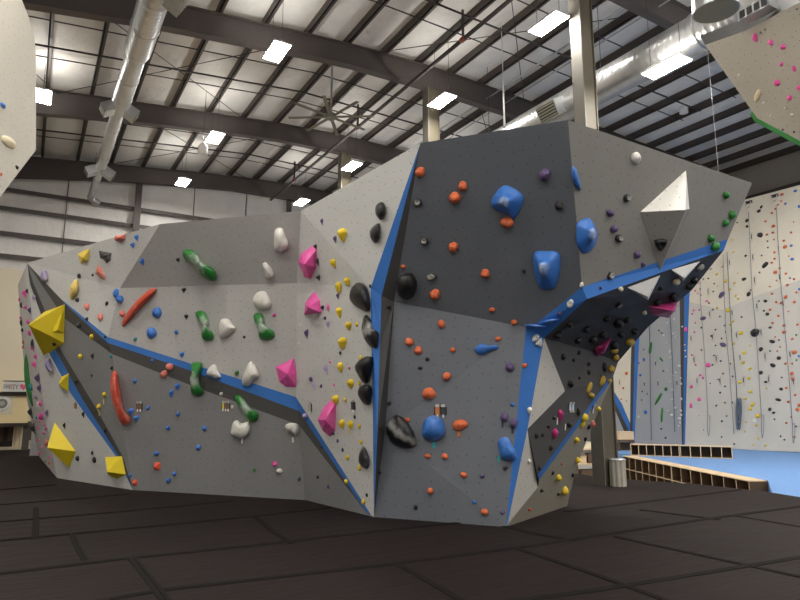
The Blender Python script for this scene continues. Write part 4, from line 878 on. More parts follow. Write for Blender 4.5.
# ---- generic holds of the island: x y colour kind w h [rot]
DATA = """
136 238 blue w 7 8;132 245.5 blue w 7 7;141.5 262.5 blue w 7 9;79 276 charcoal c 5;92.5 275 black c 3;77 300 charcoal c 5;115.5 293 blue k 7 9;119 299 blue k 8 9
177.5 260.5 charcoal w 7 5;183 290.5 charcoal w 8 6;185.5 317 charcoal w 7 6;86.5 319 charcoal c 4;105 337 black c 3;86.5 306.5 salmon k 6 8;100 317 salmon k 6 8;106.5 303.5 black c 4 5
78 325.5 charcoal j 6;91.5 337.5 yellow t 5 6;80 357 yellow t 5 6;92 356.5 charcoal w 5 7;110.5 356 teal c 4
54 345 black w 6 5
26 294 pink w 5 8;28 291 charcoal c 3 4;33.5 298.5 lavender w 5 8;20 299.5 pink c 2.5 3.5;22 305 charcoal c 3 5;26.5 307.5 pink w 4;31 311 purple w 4 7;21.5 318 pink c 3;22 323 charcoal c 3 5;29 321.5 pink c 4;23 330 black c 3;30.5 333 pink c 4;24 342 salmon c 3;24 347 salmon c 3
33.5 344 charcoal c 4 7;33.5 348.5 pink w 4 5;36.5 357 pink w 4 5;35.5 364.5 pink w 5 6;39.5 379 purple w 6 10;41 389 purple w 5 9;27.5 374.5 salmon c 3.5;27 379 ochre c 3.5 5;32 387 teal c 5;37 397 lavender c 4;39 405 white c 3.5 5;41.5 403.5 pink c 4 5
42.5 416 pink k 5 6;46.5 413.5 purple w 5 8;32 413 charcoal w 5 10;35 429 charcoal w 5 11;37 417.5 teal c 5 2.5;40.5 421 pink c 2.5;45 424.5 pink c 2.5;46.5 428.5 pink c 2.5;38.5 427.5 pink c 2.5;47.5 443 salmon c 4 6;39 440 pink c 2.5;40 453 pink c 3;46 461 green c 3 2;50 457 pink c 2.5;50 463 red c 2.5;51 469 pink c 2.5;44.5 433 pink c 2.5;43 447 pink c 2.5
75.5 381.5 charcoal k 4 5;83 415 black w 4 7;64 426 black w 4 7;77 458.5 black c 5;92 453 black c 3 4;94 460 black c 5 6;134 483 red q 6;130 476 blue w 4 6;105 431 black c 3 4
104 395 yellow t 5 6;98.5 406.5 yellow k 5 6;91.5 376 charcoal w 3 5;111.5 368 black c 4
134.5 381 blue c 4 5;135 339 teal c 4;150.5 333 blue s 12 11.5;176 332 blue c 4 4.5;151.5 361 blue w 5 4;181 355 blue w 8 7;169 367 salmon k 8;163.5 374 salmon k 7.5 8;176.5 387 blue w 8;170.5 394 blue w 7 9
147.5 408 blue c 4.5;130 412 blue w 8 8;135.5 419 blue w 8 7;177.5 414 blue k 4.5;156 312.5 blue s 11 12;121.5 313.5 salmon k 6 7
274 315 pink c 4;244 337 black c 3;236.5 373 green c 5;221 394 white c 4;232 407.5 white c 3.5
167.5 428 blue k 4.5;204 428.5 blue k 5;198 447.5 blue k 5 6;156 453.5 blue c 5;174 474 blue c 4.5;168 480.5 blue c 5;156 466.5 red q 8;254 470 green c 3.5;274.5 464 pink k 5;279 471 white k 6 5;299 479 navy c 3.5 4;317.5 477 navy c 3;328 487 navy c 3 4;197 446 navy c 2.5
304.5 416 lavender k 7 6;315 247 charcoal w 6;317.5 262.5 charcoal w 5 10;318 278 charcoal w 7;322 308 charcoal w 6;306 334 purple w 7 11;321.5 222 purple w 5 8;334.5 239.5 purple w 6 9;337.5 296.5 purple w 5 8;324.7 318 purple c 4;327.5 324.5 lavender w 6 9;325.5 370 lavender w 7 12 20;314 386.5 lavender w 5 12 20;310.5 379 purple c 5;321 386 purple c 3 4
341.5 235 yellow t 12 15;332.7 263.5 yellow t 8 10;339.5 286.5 yellow t 8 12;347.5 284 yellow t 8 10;338.7 312.5 yellow t 8 11;348 326 yellow t 8 9.5;356.5 324.5 yellow c 4 5;341.7 343.5 yellow t 11 13;360.5 358 yellow c 5;340 367.5 yellow t 8 10;350 384 yellow t 9 10;359 383.5 yellow c 4 5;335 400 yellow t 9 10;345 400 yellow c 4 5;341.5 424.5 yellow t 8 9;350 425 yellow t 8 9;359 426 yellow c 4 5;360.5 442 yellow c 4.5;347 457.5 yellow c 5;359 468 yellow c 5;346 481.5 yellow c 5;363 502 yellow c 5
370 286 black c 3 4;340 353 black c 3 4;366.5 495 black c 3 4;333 433.5 purple c 3 4;337.5 441 navy c 3 4;342.5 450 navy c 3 4;354.5 417 black c 3 4;328 307.5 pink c 4 7;329.6 362 pink c 3;349 368 pink c 3;334 385 pink c 3;300 325 white c 2;298.5 344 white c 2.5;321 447 navy c 3
389 403.5 charcoal c 4 5;380.5 429 black c 3.5;379.5 472.5 black c 4;389 307 black c 4.5;415.5 507.5 black c 4.5;420 368 black c 5 4;427 359 black c 4.5;505 468 charcoal c 4.5;482 476 purple c 5 4;524 271 charcoal c 4
419 171.5 orange j 11 10;462.5 186.5 orange j 10;454.5 198 orange j 12 13;507 223 orange j 13 12;453 247.5 orange j 10 11;485 274 orange j 10 9;434.5 295 orange j 11;403 267 orange c 5;441 324 orange k 8 9;492 310 orange c 6 5;513.5 323 orange k 6
417.5 202.5 charcoal r 10 9;424 241 charcoal r 10 9;431 277 charcoal r 10 8;544.5 175 purple k 12 13;559 205.7 charcoal k 9
409 342 orange j 10 8;418 350.5 orange j 9 8;452.5 350 orange c 5.5;498 339 orange c 6 5;446.5 376.5 orange j 8 9;429.5 394.5 orange s 13;407 420 orange c 6 5;459.5 425 orange s 15 12;427.5 456 orange k 6 5;444.5 456.5 orange k 7 5.5;463.5 475 orange k 7 5.5;430 491 orange k 6;484.5 512 orange k 7 6;525 365.5 orange c 6 5
509.5 367 purple k 9;512.5 404.5 blue c 5 4;504 417 purple k 9;513.5 423 purple k 9;474 502 blue c 4;502 512.5 purple c 4 5;530 411 white t 6 8;529.5 461.5 white c 4.5
637 158 white s 13 14 20;628 198 charcoal r 10 9;611 213 purple k 10 8;615 229 purple k 10 8;620 238.5 charcoal r 10 9;638 254.5 purple k 8 9;643.5 265.5 purple w 7 8;611.5 276 charcoal r 10 8
727 195 green k 8;733 215 green k 9;726.5 223 green k 8;712 238.5 green k 9 8;716 249 green s 13 12;701 268 grey k 7 10 -40;677 282 cream k 10 8;582 285 white c 5 6;570 304 white r 7 9 -20;560 314 purple c 5;601 288 purple c 4;621 289.5 cream k 7 6
570 324.5 black k 11 8;559 334 black k 12 8;587.5 330 black k 9 7;579 341 black k 8 7;594 340.5 black k 9;603 336 black k 9;607.5 319.5 black k 8 7;619.5 324 black k 12 11;628 320.5 black k 8 7;622 335 black k 8 7;635 333 black k 9 7;619 305 black r 10 8;661 289 black w 9 7;658 303 black k 8 7;675 296 black k 12 9;690 287 black k 8;695 281 black k 8;615 346 black k 10 8;605 368 black k 6 9;645 313 cream k 6 5
564 357 black k 6;579.5 352.5 black c 5;574 360 black c 4;589.5 364 black c 5;589.5 372.5 black c 5;580 378 black c 3.5;571 384 black k 7
615 351.5 ochre f 12 6;616 358.5 ochre k 8 6;612 369 ochre k 8 7;603 382 ochre f 12 8 60;610 381 ochre c 6 5;590 387.5 ochre f 12 7 60;592 395.5 ochre k 8 6;631 342.5 ochre k 11 8
585 417.5 yellow k 8;583 424 yellow k 5 8;577 440 yellow k 6;578 460 yellow k 6;559 478 yellow k 7;565 491 yellow k 9 8;599 409 yellow k 6 5;561 416 magenta t 7 12;555.5 434 magenta t 8 10;593 424 salmon k 6 7
537 436 black c 5;543 435 black c 4;549 426.5 black c 4;554.5 418 black c 5 4;579 412 black k 5 7;570 425 black k 7 5;551.5 448 black c 5;540 468 black c 4 5;542 491 black w 5;553 473 black c 4;558.5 494 black c 4;573 475 black c 4 5;585.5 439 black c 4 5;589 427 black c 5;530 509.5 red c 4;562 464 red c 2.5 3
"""
for rec in DATA.replace('\n', ';').split(';'):
    f = rec.split()
    if not f: continue
    x, y, c, k = float(f[0]), float(f[1]), f[2], f[3]; nums = [float(v) for v in f[4:]]
    sd = 1.35 if x < 51 and y > 285 and 'far left side' in (hit(x, y) or (0, 0, ''))[2] else 1
    hold(x, y, c, k, nums[0] * sd, (nums[1] if len(nums) > 1 else nums[0]) * sd, nums[2] if len(nums) > 2 else 0)
# ---- holds of the lead wall, the two hanging panels
LEAD = """
693.4 310.3 pink 2.5;699 310 pink 2.5;692 313.7 pink 2.5;695 322.7 pink 2.2;694 332 pink 2.2;691.5 355 pink 2.5;695.5 365 pink 2.2;707.6 365 pink 6;700 375 pink 3;702.6 377.7 pink 3
702.6 318.3 purple 7.5 5;722.6 344.7 purple 9 5 -30
712.7 309.6 charcoal 2.2;708.8 303 charcoal 2.2;719.6 316.5 charcoal 2;724.4 325.4 charcoal 2;715.4 329.6 charcoal 2.3;725.5 332 charcoal 2;701 327.8 charcoal 2.2;711 336 charcoal 2.4;721.4 338.5 charcoal 2;715.4 345.4 charcoal 2;701.3 350 charcoal 2;713.8 355.4 charcoal 2;720.5 361 charcoal 2.2;712.4 364.8 charcoal 2.2;722.6 373.6 charcoal 2.2;732.4 376.3 charcoal 2;741.4 317 charcoal 2.2;730.3 363.7 charcoal 2
727.4 310.3 yellow 5.5;732.6 321.3 yellow 3.5 3;730 324.8 yellow 3.5 3;731.3 331 yellow 2.2;740.5 333 yellow 6.5 4.5;733.3 343.7 yellow 3;744 352.7 yellow 5 4;742.7 362.6 yellow 4.2 3.2;749.8 368.8 yellow 4.2 3.2;749.6 345.8 yellow 2;748.5 378.4 yellow 4.2 3.7;739.5 382 yellow 5 4;726.5 339 yellow 2;733.5 359.8 yellow 2.5;716.8 308 yellow 2.8
754 332.6 black 11 10;760.4 349.2 black 5 5.5;760.4 372.6 black 5;771.8 341.5 black 7 4.5 -10;778.4 358 black 5;772.3 365.3 black 7 5 -10;769.8 327.5 black 4 3;767 314 black 5 4;765 301 black 5 4;781.5 377.4 black 2;778.7 340 black 2;769.8 351 black 2;763.6 310.7 black 2.5;758.8 301 black 2
769.8 309.6 orange 3;776 302 orange 3;780.8 303 orange 3.5;794 302 orange 3.5;778 315.8 orange 3;772.3 323 orange 3;783.8 325.4 orange 3.5;783.8 332 orange 5 4;792 338.8 orange 3;797.3 324.5 orange 3;774.9 337 orange 2;779.7 347 orange 2;777 351 orange 2;794 352.3 orange 6 5;785.3 363.5 orange 3;792 363.5 orange 2.5;791.5 373.6 orange 4.5;788.3 311.3 orange 2
798.5 356 blue 3;796 335 green 2.5;796.3 360 green 2.5
691 386.4 pink 4;698.7 399.3 pink 5;698.5 415.5 pink 1.6;703.3 430 pink 1.6
718 379.5 charcoal 2;724.8 386.4 charcoal 2;719.8 392.6 charcoal 2.4;716 405.6 charcoal 2.4;724.7 402.7 charcoal 2;726.5 416 charcoal 2;721.6 421.2 charcoal 2.4;721.4 437 charcoal 2;734 444 charcoal 2.3;732 402.7 charcoal 2;710 383.5 charcoal 1.6
750 391.7 yellow 4.2 3.5;745 398.7 yellow 4 2.5;752.2 404.5 yellow 4.5;749.8 408.6 yellow 4.5;757.4 416 yellow 5.5;766 388.4 yellow 2;759.5 396 yellow 2;745.7 422 yellow 2;756 425.5 yellow 3;744.3 431.7 yellow 2;757.8 438.4 yellow 2.5;752.9 445 yellow 2;765.4 445.4 yellow 2.5;759.5 405.6 yellow 1.6
765.4 382 black 4 3;780.8 389 black 4.5 4;777.8 399.7 black 6.5 4 -8;769.5 409.3 black 4;773.2 412.7 black 4 3;774.3 419.2 black 2;780.4 436.3 black 2;784.2 439.7 black 2;796 426.4 black 2
792.5 378.7 orange 4 5;786 388 orange 3;795 395 orange 3;788 401.7 orange 3;797.3 409.7 orange 4.5;799 405 orange 4;791 417 orange 2;786 423 orange 2.5;794 437 orange 3
732 239.6 paleyellow 3;733.3 251.6 paleyellow 3;722 266.5 paleyellow 2.5;716 274 paleyellow 3.5;725.3 281 yellow 4.5;729 289.4 paleyellow 3.5 5;734 283 paleyellow 3.3;735.4 295.7 paleyellow 3;737.7 298.8 paleyellow 3;717 286 paleyellow 2;737.5 273.3 paleyellow 2
721.4 294.6 purple 6 10 -35
745.4 255.7 black 3;743.6 279 black 6 4.5;748.2 294 black 5 6.5 -30;750.5 290 black 2;764.7 264.8 black 10 5.5 40;759.5 234.8 black 7;759.2 272.4 black 2;761.5 255.4 black 2;767.3 241 black 2;767.7 247.5 black 2;714 283.6 black 2;703.3 279 black 2;713 291.5 black 2;700.6 295 black 2;700 289 black 2;710.6 269 black 2;708 278.4 black 2
766.6 234.5 orange 3;772.5 232.5 orange 3.3;783.5 240.6 orange 3;784.6 246.8 orange 5;774.2 252.3 orange 3;774.3 258.6 orange 3;771.4 262.6 orange 3;775 272.2 orange 5;779.4 268.2 orange 3;785.6 273.6 orange 3;769.5 286.5 orange 2;776.2 280.5 orange 2;771.6 293.7 orange 3;787 285 orange 3.5;793.8 279 orange 3;785.3 297 orange 4.5;790.8 232.3 orange 3;788.6 256 orange 2;796.2 292.3 orange 3;773.6 239.4 orange 2
791 245.5 blue 3.5;791.8 259 blue 4;799 289 blue 3;789.7 278 blue 2.5
698.5 283 pink 2;695 290.5 pink 2.5;697.6 293.3 pink 2;706.5 301 pink 3
781.5 194.3 orange 5 4;781.2 201 orange 2.6;777.7 204.7 orange 2.6;775.3 208.8 orange 3;771.5 213 orange 3;765.3 221.2 orange 3;773 226 orange 4.5;793.5 221.8 orange 2
761 206.8 black 4 3 50;758.5 211 black 5 4;746.7 220.3 black 4 5 -30;746.8 226.3 black 3.5;737 222.5 black 2
795 190.8 blue 4.5 4;785.2 203.5 blue 3;799 206.2 blue 4
675.6 309.4 white 2.5;674 318.8 white 2.5;667.3 322.8 white 2.5;660.4 326.6 white 2.5;673 333.5 white 2.5;675.6 336.3 white 2.5;663.8 335.3 white 2.5;666.6 343.4 white 2.5;670 351.3 white 3 5;670.6 357.5 white 3;679 366 white 3.5;667.3 370.3 white 2;682 326.6 white 2.5;675.4 372.5 white 2.5;684.6 344.8 white 2;685 350.6 white 2;685.6 356.6 white 2
673 375 white 2.5;669.8 381.6 white 2.5;672.5 389.8 white 4 3.5;680.5 378 white 2;681 383.8 white 2.5;672 399.4 white 2.5;681 399 white 3;675.6 408 white 3.5;667.8 411 white 3;671.3 415 white 3;680.8 410.6 white 2.5;681 415 white 2.5;679 418.5 white 4.5 3;679.8 422.8 white 2;678.4 425.9 white 2;638.5 417 white 3
650 348 green 4.5 15 -15;661 359.4 green 2.5 7 40;658 399 green 3.5 18 -38;665.5 389 green 4 5 -30;661.6 415 green 3.2 18 -8
643.5 359.6 blue 3 4;638.5 363 blue 2.5;645 412 blue 5;640 375 blue 3
658.8 330.4 charcoal 2;661.5 333 charcoal 2;663 371 charcoal 2;661 428.8 charcoal 2;665.4 437.9 charcoal 2.4;641.5 400 charcoal 1.8;642 391.5 charcoal 1.8;647 394 charcoal 1.8;643.5 349.4 charcoal 1.8
685.4 329.4 pink 4 6;690.6 405.6 pink 3.5 6;626 373.4 orange 4;623 388 red 2.5;621 399 red 2;626.5 401 green 1.6
"""
SCL = .84
def batch(data, tris, nm, cat_word):
    for rec in data.replace('\n', ';').split(';'):
        f = rec.split()
        if not f: continue
        x, y, c = float(f[0]), float(f[1]), f[2]; nums = [float(v) for v in f[3:]]; w = nums[0]; h = nums[1] if len(nums) > 1 else w
        k = 'f' if max(w, h) > 1.8 * min(w, h) else ('s' if w > 4.4 else 'k')
        hold(x, y, c, k, w * SCL * (1.3 if nm != 'lead_wall_hold' else 1), h * SCL * (1.3 if nm != 'lead_wall_hold' else 1), nums[2] if len(nums) > 2 else 0, None, tris, nm, False)
batch(LEAD, LTRI, 'lead_wall_hold', 'hold')
NH = """754.6 37.9 pink 6 9;770.4 42.8 pink 5 7;782.5 47 pink 5.5 6;780.9 64.4 pink 5 4;793.5 68.8 pink 4.5 6;776.3 83 pink 6 7;789 98 pink 5 6;798.5 88 pink 4 6;757 96 cream 14 6 40;785.4 108 white 3;791.6 115 white 3;763.8 102.8 white 3;770 115.6 white 2.5;739 75.4 white 3.5 3;796.6 9 grey 2.5;760.4 32.5 grey 2 3;765 29.6 grey 2 3;782.5 129.8 charcoal 2;793.8 132 charcoal 2"""
batch(NH, NTRI, 'overhang_hold', 'hold')
batch("""3.5 105.4 blue 8 6;10 142 cream 28 11 8;17.5 167.4 black 5 4;1.5 174 salmon 3 4""", PTRI, 'overhang_hold', 'hold')

# seat each hold clear of the neighbouring faces it leans over
from mathutils.bvhtree import BVHTree
def tree(tr):
    vs = []; fs = []
    for a, b, c, n, ph in tr: k = len(vs); vs += [a, b, c]; fs.append((k, k + 1, k + 2))
    return BVHTree.FromPolygons(vs, fs)
TB = tree(TRIS)
for h in HOLDS:
    o = h['o']
    if o.name.startswith(('lead_wall', 'overhang')): continue
    fs = [tuple(p.vertices) for p in o.data.polygons]; W_ = o.matrix_world.copy(); n = W_.to_3x3() @ V((0, 0, 1))
    def clash(d): return bool(TB.overlap(BVHTree.FromPolygons([W_ @ V(v.co) + d for v in o.data.vertices], fs)))
    if not clash(V((0, 0, 0))): continue
    r_, u_ = frame(n); s_ = max(.02, min(.045, max(o.dimensions) * .3)); best = None
    for L in (0, .004, .008, .014, .022, .03, .04):
        for k in range(0, 9):
            for m_ in ((0,) if k == 0 else (.35, .7, 1)):
                d = n * L + (r_ * math.cos(k * math.pi / 4) + u_ * math.sin(k * math.pi / 4)) * (s_ * m_)
                if not clash(d):
                    c_ = L * 4 + s_ * m_ * (.7 if L == 0 else 1)
                    if best is None or c_ < best[0]: best = (c_, d)
    if best: o.matrix_world = Matrix.Translation(best[1]) @ W_
# ---- labels: by look and by the nearest findable neighbour or rank
CW = {'navy': 'dark blue', 'ochre': 'dull yellow', 'paleyellow': 'yellow', 'brightyellow': 'yellow', 'red': 'orange red'}
ORD = ['topmost', 'second from top', 'third from top', 'fourth from top', 'fifth from top', 'sixth from top', 'seventh from top', 'eighth from top', 'ninth from top', 'tenth from top']
def lead_zone(h):
    x, y = h['x'], h['y']
    if h['ph'] == 'upper lead wall': return ('upper lead wall left of second rope' if x < 726 else 'upper lead wall between second and third ropes' if x < 750.5 else 'upper lead wall between third and fourth ropes' if x < 777 else 'upper lead wall beyond fourth rope')
    if h['ph'] == 'lower lead wall': return ('lower lead wall before first rope' if x < 706 else 'lower lead wall between first and second ropes' if x < 729 else 'lower lead wall between second and third ropes' if x < 760 else 'lower lead wall between third and fourth ropes' if x < 786 else 'lower lead wall beyond fourth rope')
    return h['ph']
LM = [h for h in HOLDS if h.get('lm')]
seen = {}
used = set()
groups = {}
for h in HOLDS:
    h['cw'] = CW.get(h['col'], h['col'])
    if h['o'].name.startswith('lead_wall'): h['ph'] = lead_zone(h)
    if h['ph'] == 'narrow far left side face' and not h['label']: h['ph'] = 'upper far left side face' if h['y'] < 360 else 'lower far left side face'
    if h['word'] in ('lead wall hold', 'overhang hold'): h['word'] = 'hold'
    h['sz'] = 'tiny' if h['size'] < 3.2 else 'small' if h['size'] < 7 else 'medium'
    if h['label'] is None: groups.setdefault((h['cw'], h['ph'], h['word']), []).append(h)
import itertools
def near_label(h):
    best = None
    for l in LM:
        if l['ph'] != h['ph']: continue
        dx, dy = h['x'] - l['x'], h['y'] - l['y']; d = (dx * dx + dy * dy) ** .5
        if best is None or d < best[0]: best = (d, l, dx, dy)
    return best
for (cw, ph, word), L in groups.items():
    L.sort(key=lambda h: (h['y'], h['x']))
    for i, h in enumerate(L):
        on_ = 'in' if 'cave' in ph and 'wall' not in ph and 'stripe' not in ph else 'on'
        base = '%s %s %s %s %s' % (h['sz'], cw, word, on_, ph)
        if len(L) == 1: lab = 'only ' + base.split(' ', 1)[1] if False else base
        elif i < 10 and (i <= len(L) // 2 or len(L) - i > 3): lab = base + ', ' + ORD[i]
        elif len(L) - i <= 3: lab = base + ', ' + ['lowest', 'second from bottom', 'third from bottom'][len(L) - i - 1]
        else: lab = base + ', ' + ('%dth' % (i + 1)) + ' from top'
        b = near_label(h)
        if b and len(L) > 1 and b[0] < 45 and len(lab.split()) <= 9:
            rel = ('below' if b[3] > 0 else 'above') if abs(b[3]) > abs(b[2]) else 'beside'
            if len((lab + ' ' + rel + ' ' + b[1]['lm']).split()) <= 14: lab += ', ' + rel + ' ' + b[1]['lm']
        h['label'] = lab
for h in HOLDS:
    lab = h['label']
    assert lab not in used, lab
    used.add(lab)
    tag(h['o'], lab, 'climbing hold' if h['word'] != 'volume' else 'climbing volume', '%s holds on the %s' % (h['cw'], h['ph'].split(' between')[0].split(' beyond')[0].split(' before')[0].split(' left of')[0]))

# ---- route cards in clips, tape tails, ropes, quickdraws, anchors
M['clipm'] = plain('bright steel clip', (.6, .58, .55), .35, .6); M['tapew'] = plain('white tape', (.75, .74, .7), .7); M['tapey'] = plain('yellow tape', (.75, .65, .1), .7); M['tapet'] = plain('teal tape', (.02, .35, .36), .7); M['cardo'] = plain('orange route card', (.5, .17, .05), .6)
M['cardd'] = plain('dark route card', (.03, .035, .05), .6); M['cardl'] = plain('pale blue route card', (.5, .55, .68), .6); M['cardb'] = plain('brown route card', (.2, .13, .09), .6)
def cards(x, y, w, h, mats, label, n=2):
    s = spot(x, y); pos, nn, ph = s; mpp = dist_of(pos) * math.cos(PITCH) / F; o = empty('route_card_holder', pos); tag(o, label, 'route card', 'route cards in clips on the island'); place(o, pos, nn)
    W, H = w * mpp, h * mpp
    MB().box((-W / 2 - .01, -H * .3, 0), (W / 2 + .01, H * .3, .006)).build('back_plate', M['black'], o)
    for k in range(n):
        cx = -W / 2 + W * (k + .5) / n; cw = W / n * .36
        MB().box((cx - cw, -H * .28, .007), (cx + cw, H * .3, .012)).build('card', M[mats[k % len(mats)]], o)
        MB().box((cx - cw * .8, H * .3, .004), (cx + cw * .8, H * .5, .022)).build('clip', M['clipm'], o)
        MB().tube([(cx, -H * .28, .014), (cx + .004, -H * .5, .02)], .012, 8).build('pencil', M['tapew'], o)
cards(139.5, 406.5, 7, 10, ['cardb', 'cardb'], 'brown route cards in steel clips beside red vertical rail')
cards(226, 406, 9, 10, ['tapey', 'cardb', 'cardb'], 'yellow and brown route cards above white flower hold', 3)
cards(310.5, 407.5, 5, 12, ['clipm'], 'single steel route clip between short blue stripe and lowest pink hold', 1)
cards(353.5, 406, 6, 13, ['cardd'], 'single route clip above double yellow holds on pale centre face', 1)
cards(440.5, 411, 12, 13, ['cardo', 'cardd'], 'orange and dark route cards above round blue hold')
cards(75.5, 406, 4, 9, ['cardo'], 'orange route card beside left blue stripe', 1)
cards(571, 407, 10, 10, ['cardl', 'cardl'], 'pair of pale blue route cards on lower cave wall')
cards(593, 408.5, 4.5, 9, ['cardl'], 'single pale blue route card at edge of thin blue stripe', 1)
def tape(x, y, w, h, mat, label, rot=0):
    s = spot(x, y)
    pos, nn, ph = s; mpp = dist_of(pos) * math.cos(PITCH) / F; W, H = w * mpp / 2, h * mpp / 2
    o = MB().box((-W, -H, 0), (W, H, .003)).build('route_tape', M[mat])
    place(o, pos + nn * .004, nn); tag(o, label, 'tape', 'tape tails marking start holds')
tape(242.5, 441, 2, 5, 'tapew', 'white tape tail under white flower hold'); tape(293, 440, 2, 5, 'tapew', 'white tape tail under white hood hold'); tape(349, 432, 1.8, 5, 'tapey', 'yellow tape tail under double yellow holds')
tape(104, 401.5, 1.6, 5, 'tapey', 'yellow tape tail under upper yellow pinch hold on grey panel'); tape(99.5, 413, 1.6, 5, 'tapey', 'yellow tape tail under lower yellow knob on grey panel'); tape(434, 445, 3, 6, 'tapet', 'teal tape tail under round blue hold')
tape(499, 459, 2.5, 6, 'tapet', 'teal tape tail beside blue pillow sloper'); tape(502.5, 424.5, 2, 6, 'cardd', 'black tape tail under upper purple knob'); tape(512.5, 430.5, 2, 6, 'cardd', 'black tape tail under lower purple knob'); tape(459, 434, 3.5, 5, 'cardo', 'orange tape tail under wide orange sloper')
tape(248, 423.5, 2.5, 4, 'tapey', 'green tinted tape tail under slanting green hold'); tape(565, 427, 1.6, 6, 'tapew', 'pale tape tail beside black hold on lower cave wall'); tape(557, 421, 1.6, 7, 'tapew', 'pale tape tail between two magenta pinch holds')
M['rope'] = plain('blue grey rope', (.2, .23, .27), .8); M['ropeb'] = plain('dark blue rope', (.06, .09, .16), .8)
def lead_pt(x, y, out=.07): return at_X(x, y, LX) + V((-out, 0, 0))
def rope(pix, mat, label, coil=None, r=.022, n=1):
    p = [lead_pt(x, y) for x, y in pix]; o = MB().tube(p, r, 6).build('hanging_rope', M[mat], None, True)
    tag(o, label, 'rope', 'ropes hanging down the lead wall')
    if coil:
        x, y0, y1, w = coil; mb = MB()
        for k in range(n):
            a = (k - (n - 1) / 2) * w / max(1, n) * .8; q = [lead_pt(x + a - w * .25, y0), lead_pt(x + a - w * .4, (y0 + y1) / 2, .1), lead_pt(x + a, y1 - k % 2, .12), lead_pt(x + a + w * .4, (y0 + y1) / 2, .1), lead_pt(x + a + w * .25, y0)]
            q3 = [(v.x, v.y, v.z) for v in q]; s = smooth_closed([(v[1], v[2]) for v in q3], 5)[:21]; mb.tube([(q3[0][0] - .03 * math.sin(i / 20 * 3.14), s[i][0], s[i][1]) for i in range(21)], r, 6)
        mb.build('rope_loop', M[mat], o, True)
rope([(701, 262), (701.5, 300), (705, 345), (707.5, 385), (709, 416)], 'rope', 'first blue grey rope hanging on lead wall, nearest the blue stripe', (710, 415, 436, 3), .011)
rope([(724, 255), (725, 290), (727, 330), (731, 375), (733, 405), (735, 434)], 'rope', 'thin grey second rope beside thick dark blue coil', None, .012)
rope([(728, 252), (730, 290), (733, 340), (737, 380), (738, 400)], 'ropeb', 'rope ending in thick dark blue coil on lead wall', (740, 398, 430, 4), .014, 3)
rope([(749.6, 212), (751, 245), (753, 290), (757, 330), (760, 375), (762.5, 416)], 'rope', 'third rope from top anchor to foot of lead wall', (764, 415, 438, 3), .012)
rope([(777.3, 206), (779, 240), (782, 285), (786, 330), (790, 375), (793.5, 425)], 'rope', 'fourth rope hanging by orange holds on lead wall', (795, 423, 443, 3), .012)
rope([(650, 300), (651, 350), (651.5, 400), (652.5, 440)], 'ropeb', 'thin dark rope on grey lead panel', None, .014)
rope([(671, 310), (673, 350), (674.5, 390), (676, 432)], 'ropeb', 'thin rope among white holds on grey lead panel', None, .014)
ZP = [(710, 314, 'lower lead wall'), (691.6, 338.5, ''), (713, 337, ''), (694.5, 360, ''), (716.8, 358.5, ''), (732.6, 312.7, ''), (737, 335, ''), (740.6, 357.5, ''), (744, 380, ''), (757.4, 306, ''), (761.5, 332, ''), (765.4, 355.7, ''), (769, 379, ''), (790.4, 354, ''), (794, 381, ''), (697.6, 381, ''), (720.5, 381, ''), (753.3, 257.5, ''), (755, 280, ''), (730, 263, ''), (752, 237, ''), (708.6, 292, ''), (780, 277, ''), (779, 250, ''), (783.5, 303.5, ''), (656, 363.7, ''), (645, 384.5, ''), (658.5, 383.7, ''), (677.5, 383, ''), (620, 383, '')]
QG = {}
for x, y, _ in ZP: QG.setdefault(lead_zone(dict(x=x, y=y, ph=hit(x, y, LTRI)[2])), []).append((y, x))
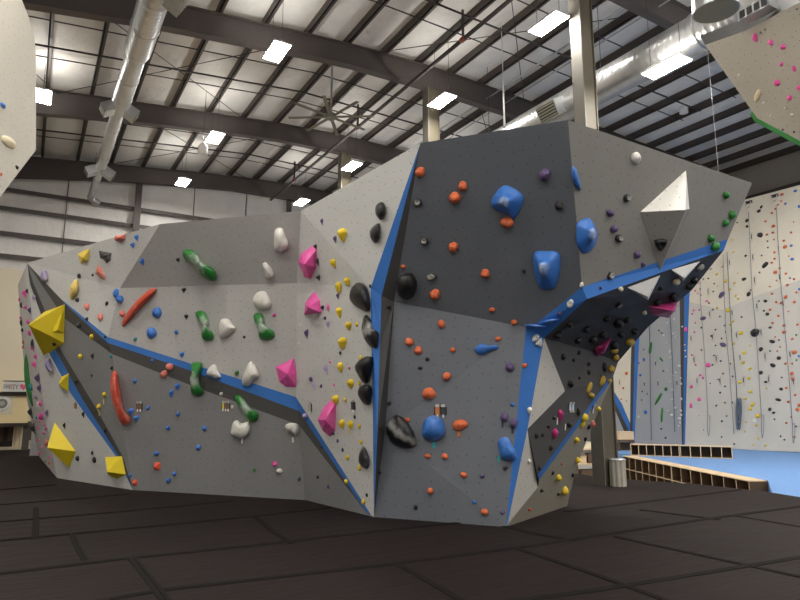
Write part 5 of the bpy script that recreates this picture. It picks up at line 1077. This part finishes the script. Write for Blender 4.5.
for zone, L in QG.items():
  L.sort()
  for i, (y, x) in enumerate(L):
    p = lead_pt(x, y - 3, .012); o = empty('quickdraw', p)
    tag(o, 'quickdraw hanging on ' + zone + (', ' + ORD[i] + ' there' if len(L) > 1 else ''), 'quickdraw', 'quickdraws on the lead wall')
    MB().box((-.03, -.03, -.03), (.0, .03, .03)).build('bolt_hanger', M['clipm'], o)
    MB().box((-.05, -.012, -.2), (-.035, .012, -.03)).build('sling', M['black'], o)
    MB().tube([(-.04, 0, -.2), (-.04, .032, -.24), (-.04, .025, -.29), (-.04, -.02, -.3), (-.04, -.03, -.24), (-.04, 0, -.2)], .008, 5).build('carabiner', M['clipm'], o)
for x, y, lab in ((749.5, 202.5, 'steel top anchor with chain above third rope'), (775.5, 196, 'steel top anchor with chain above fourth rope')):
    p = lead_pt(x, y, .02); o = empty('top_anchor', p); tag(o, lab, 'anchor', 'top anchors of the lead wall')
    MB().box((-.06, -.12, -.05), (0, .12, .05)).build('anchor_plate', M['cardd'], o)
    for s in (-1, 1): MB().tube([(-.07, s * .1, 0), (-.1, s * .08, -.12), (-.08, s * .02, -.2)], .018, 6).build('chain', M['clipm'], o)
    MB().tube([(-.1, -.03, -.2), (-.1, .03, -.2)], .05, 10).build('pulley', M['clipm'], o)
p = lead_pt(755, 420.5, .0); bx = MB().box((p.x - .025, p.y - .06, p.z - .05), (p.x - .002, p.y + .06, p.z + .05)).build('route_sign', M['tapew']); tag(bx, 'small white route sign under brightest yellow hold on lead wall', 'sign')
# ------------------------------------------------------------------ world and view
w = bpy.data.worlds.new('world'); bpy.context.scene.world = w; w.use_nodes = True
bg = w.node_tree.nodes['Background']; bg.inputs[0].default_value = (1, .97, .93, 1); bg.inputs[1].default_value = WORLD
sc = bpy.context.scene
sc.view_settings.view_transform = 'Standard'; sc.view_settings.look = 'None'; sc.view_settings.gamma = 1; sc.view_settings.use_curve_mapping = False
sc.view_settings.exposure = EXPO
sc.cycles.use_denoising = True; sc.cycles.max_bounces = 8; sc.cycles.diffuse_bounces = 5; sc.cycles.glossy_bounces = 3
sc.cycles.sample_clamp_indirect = 6; sc.cycles.sample_clamp_direct = 0
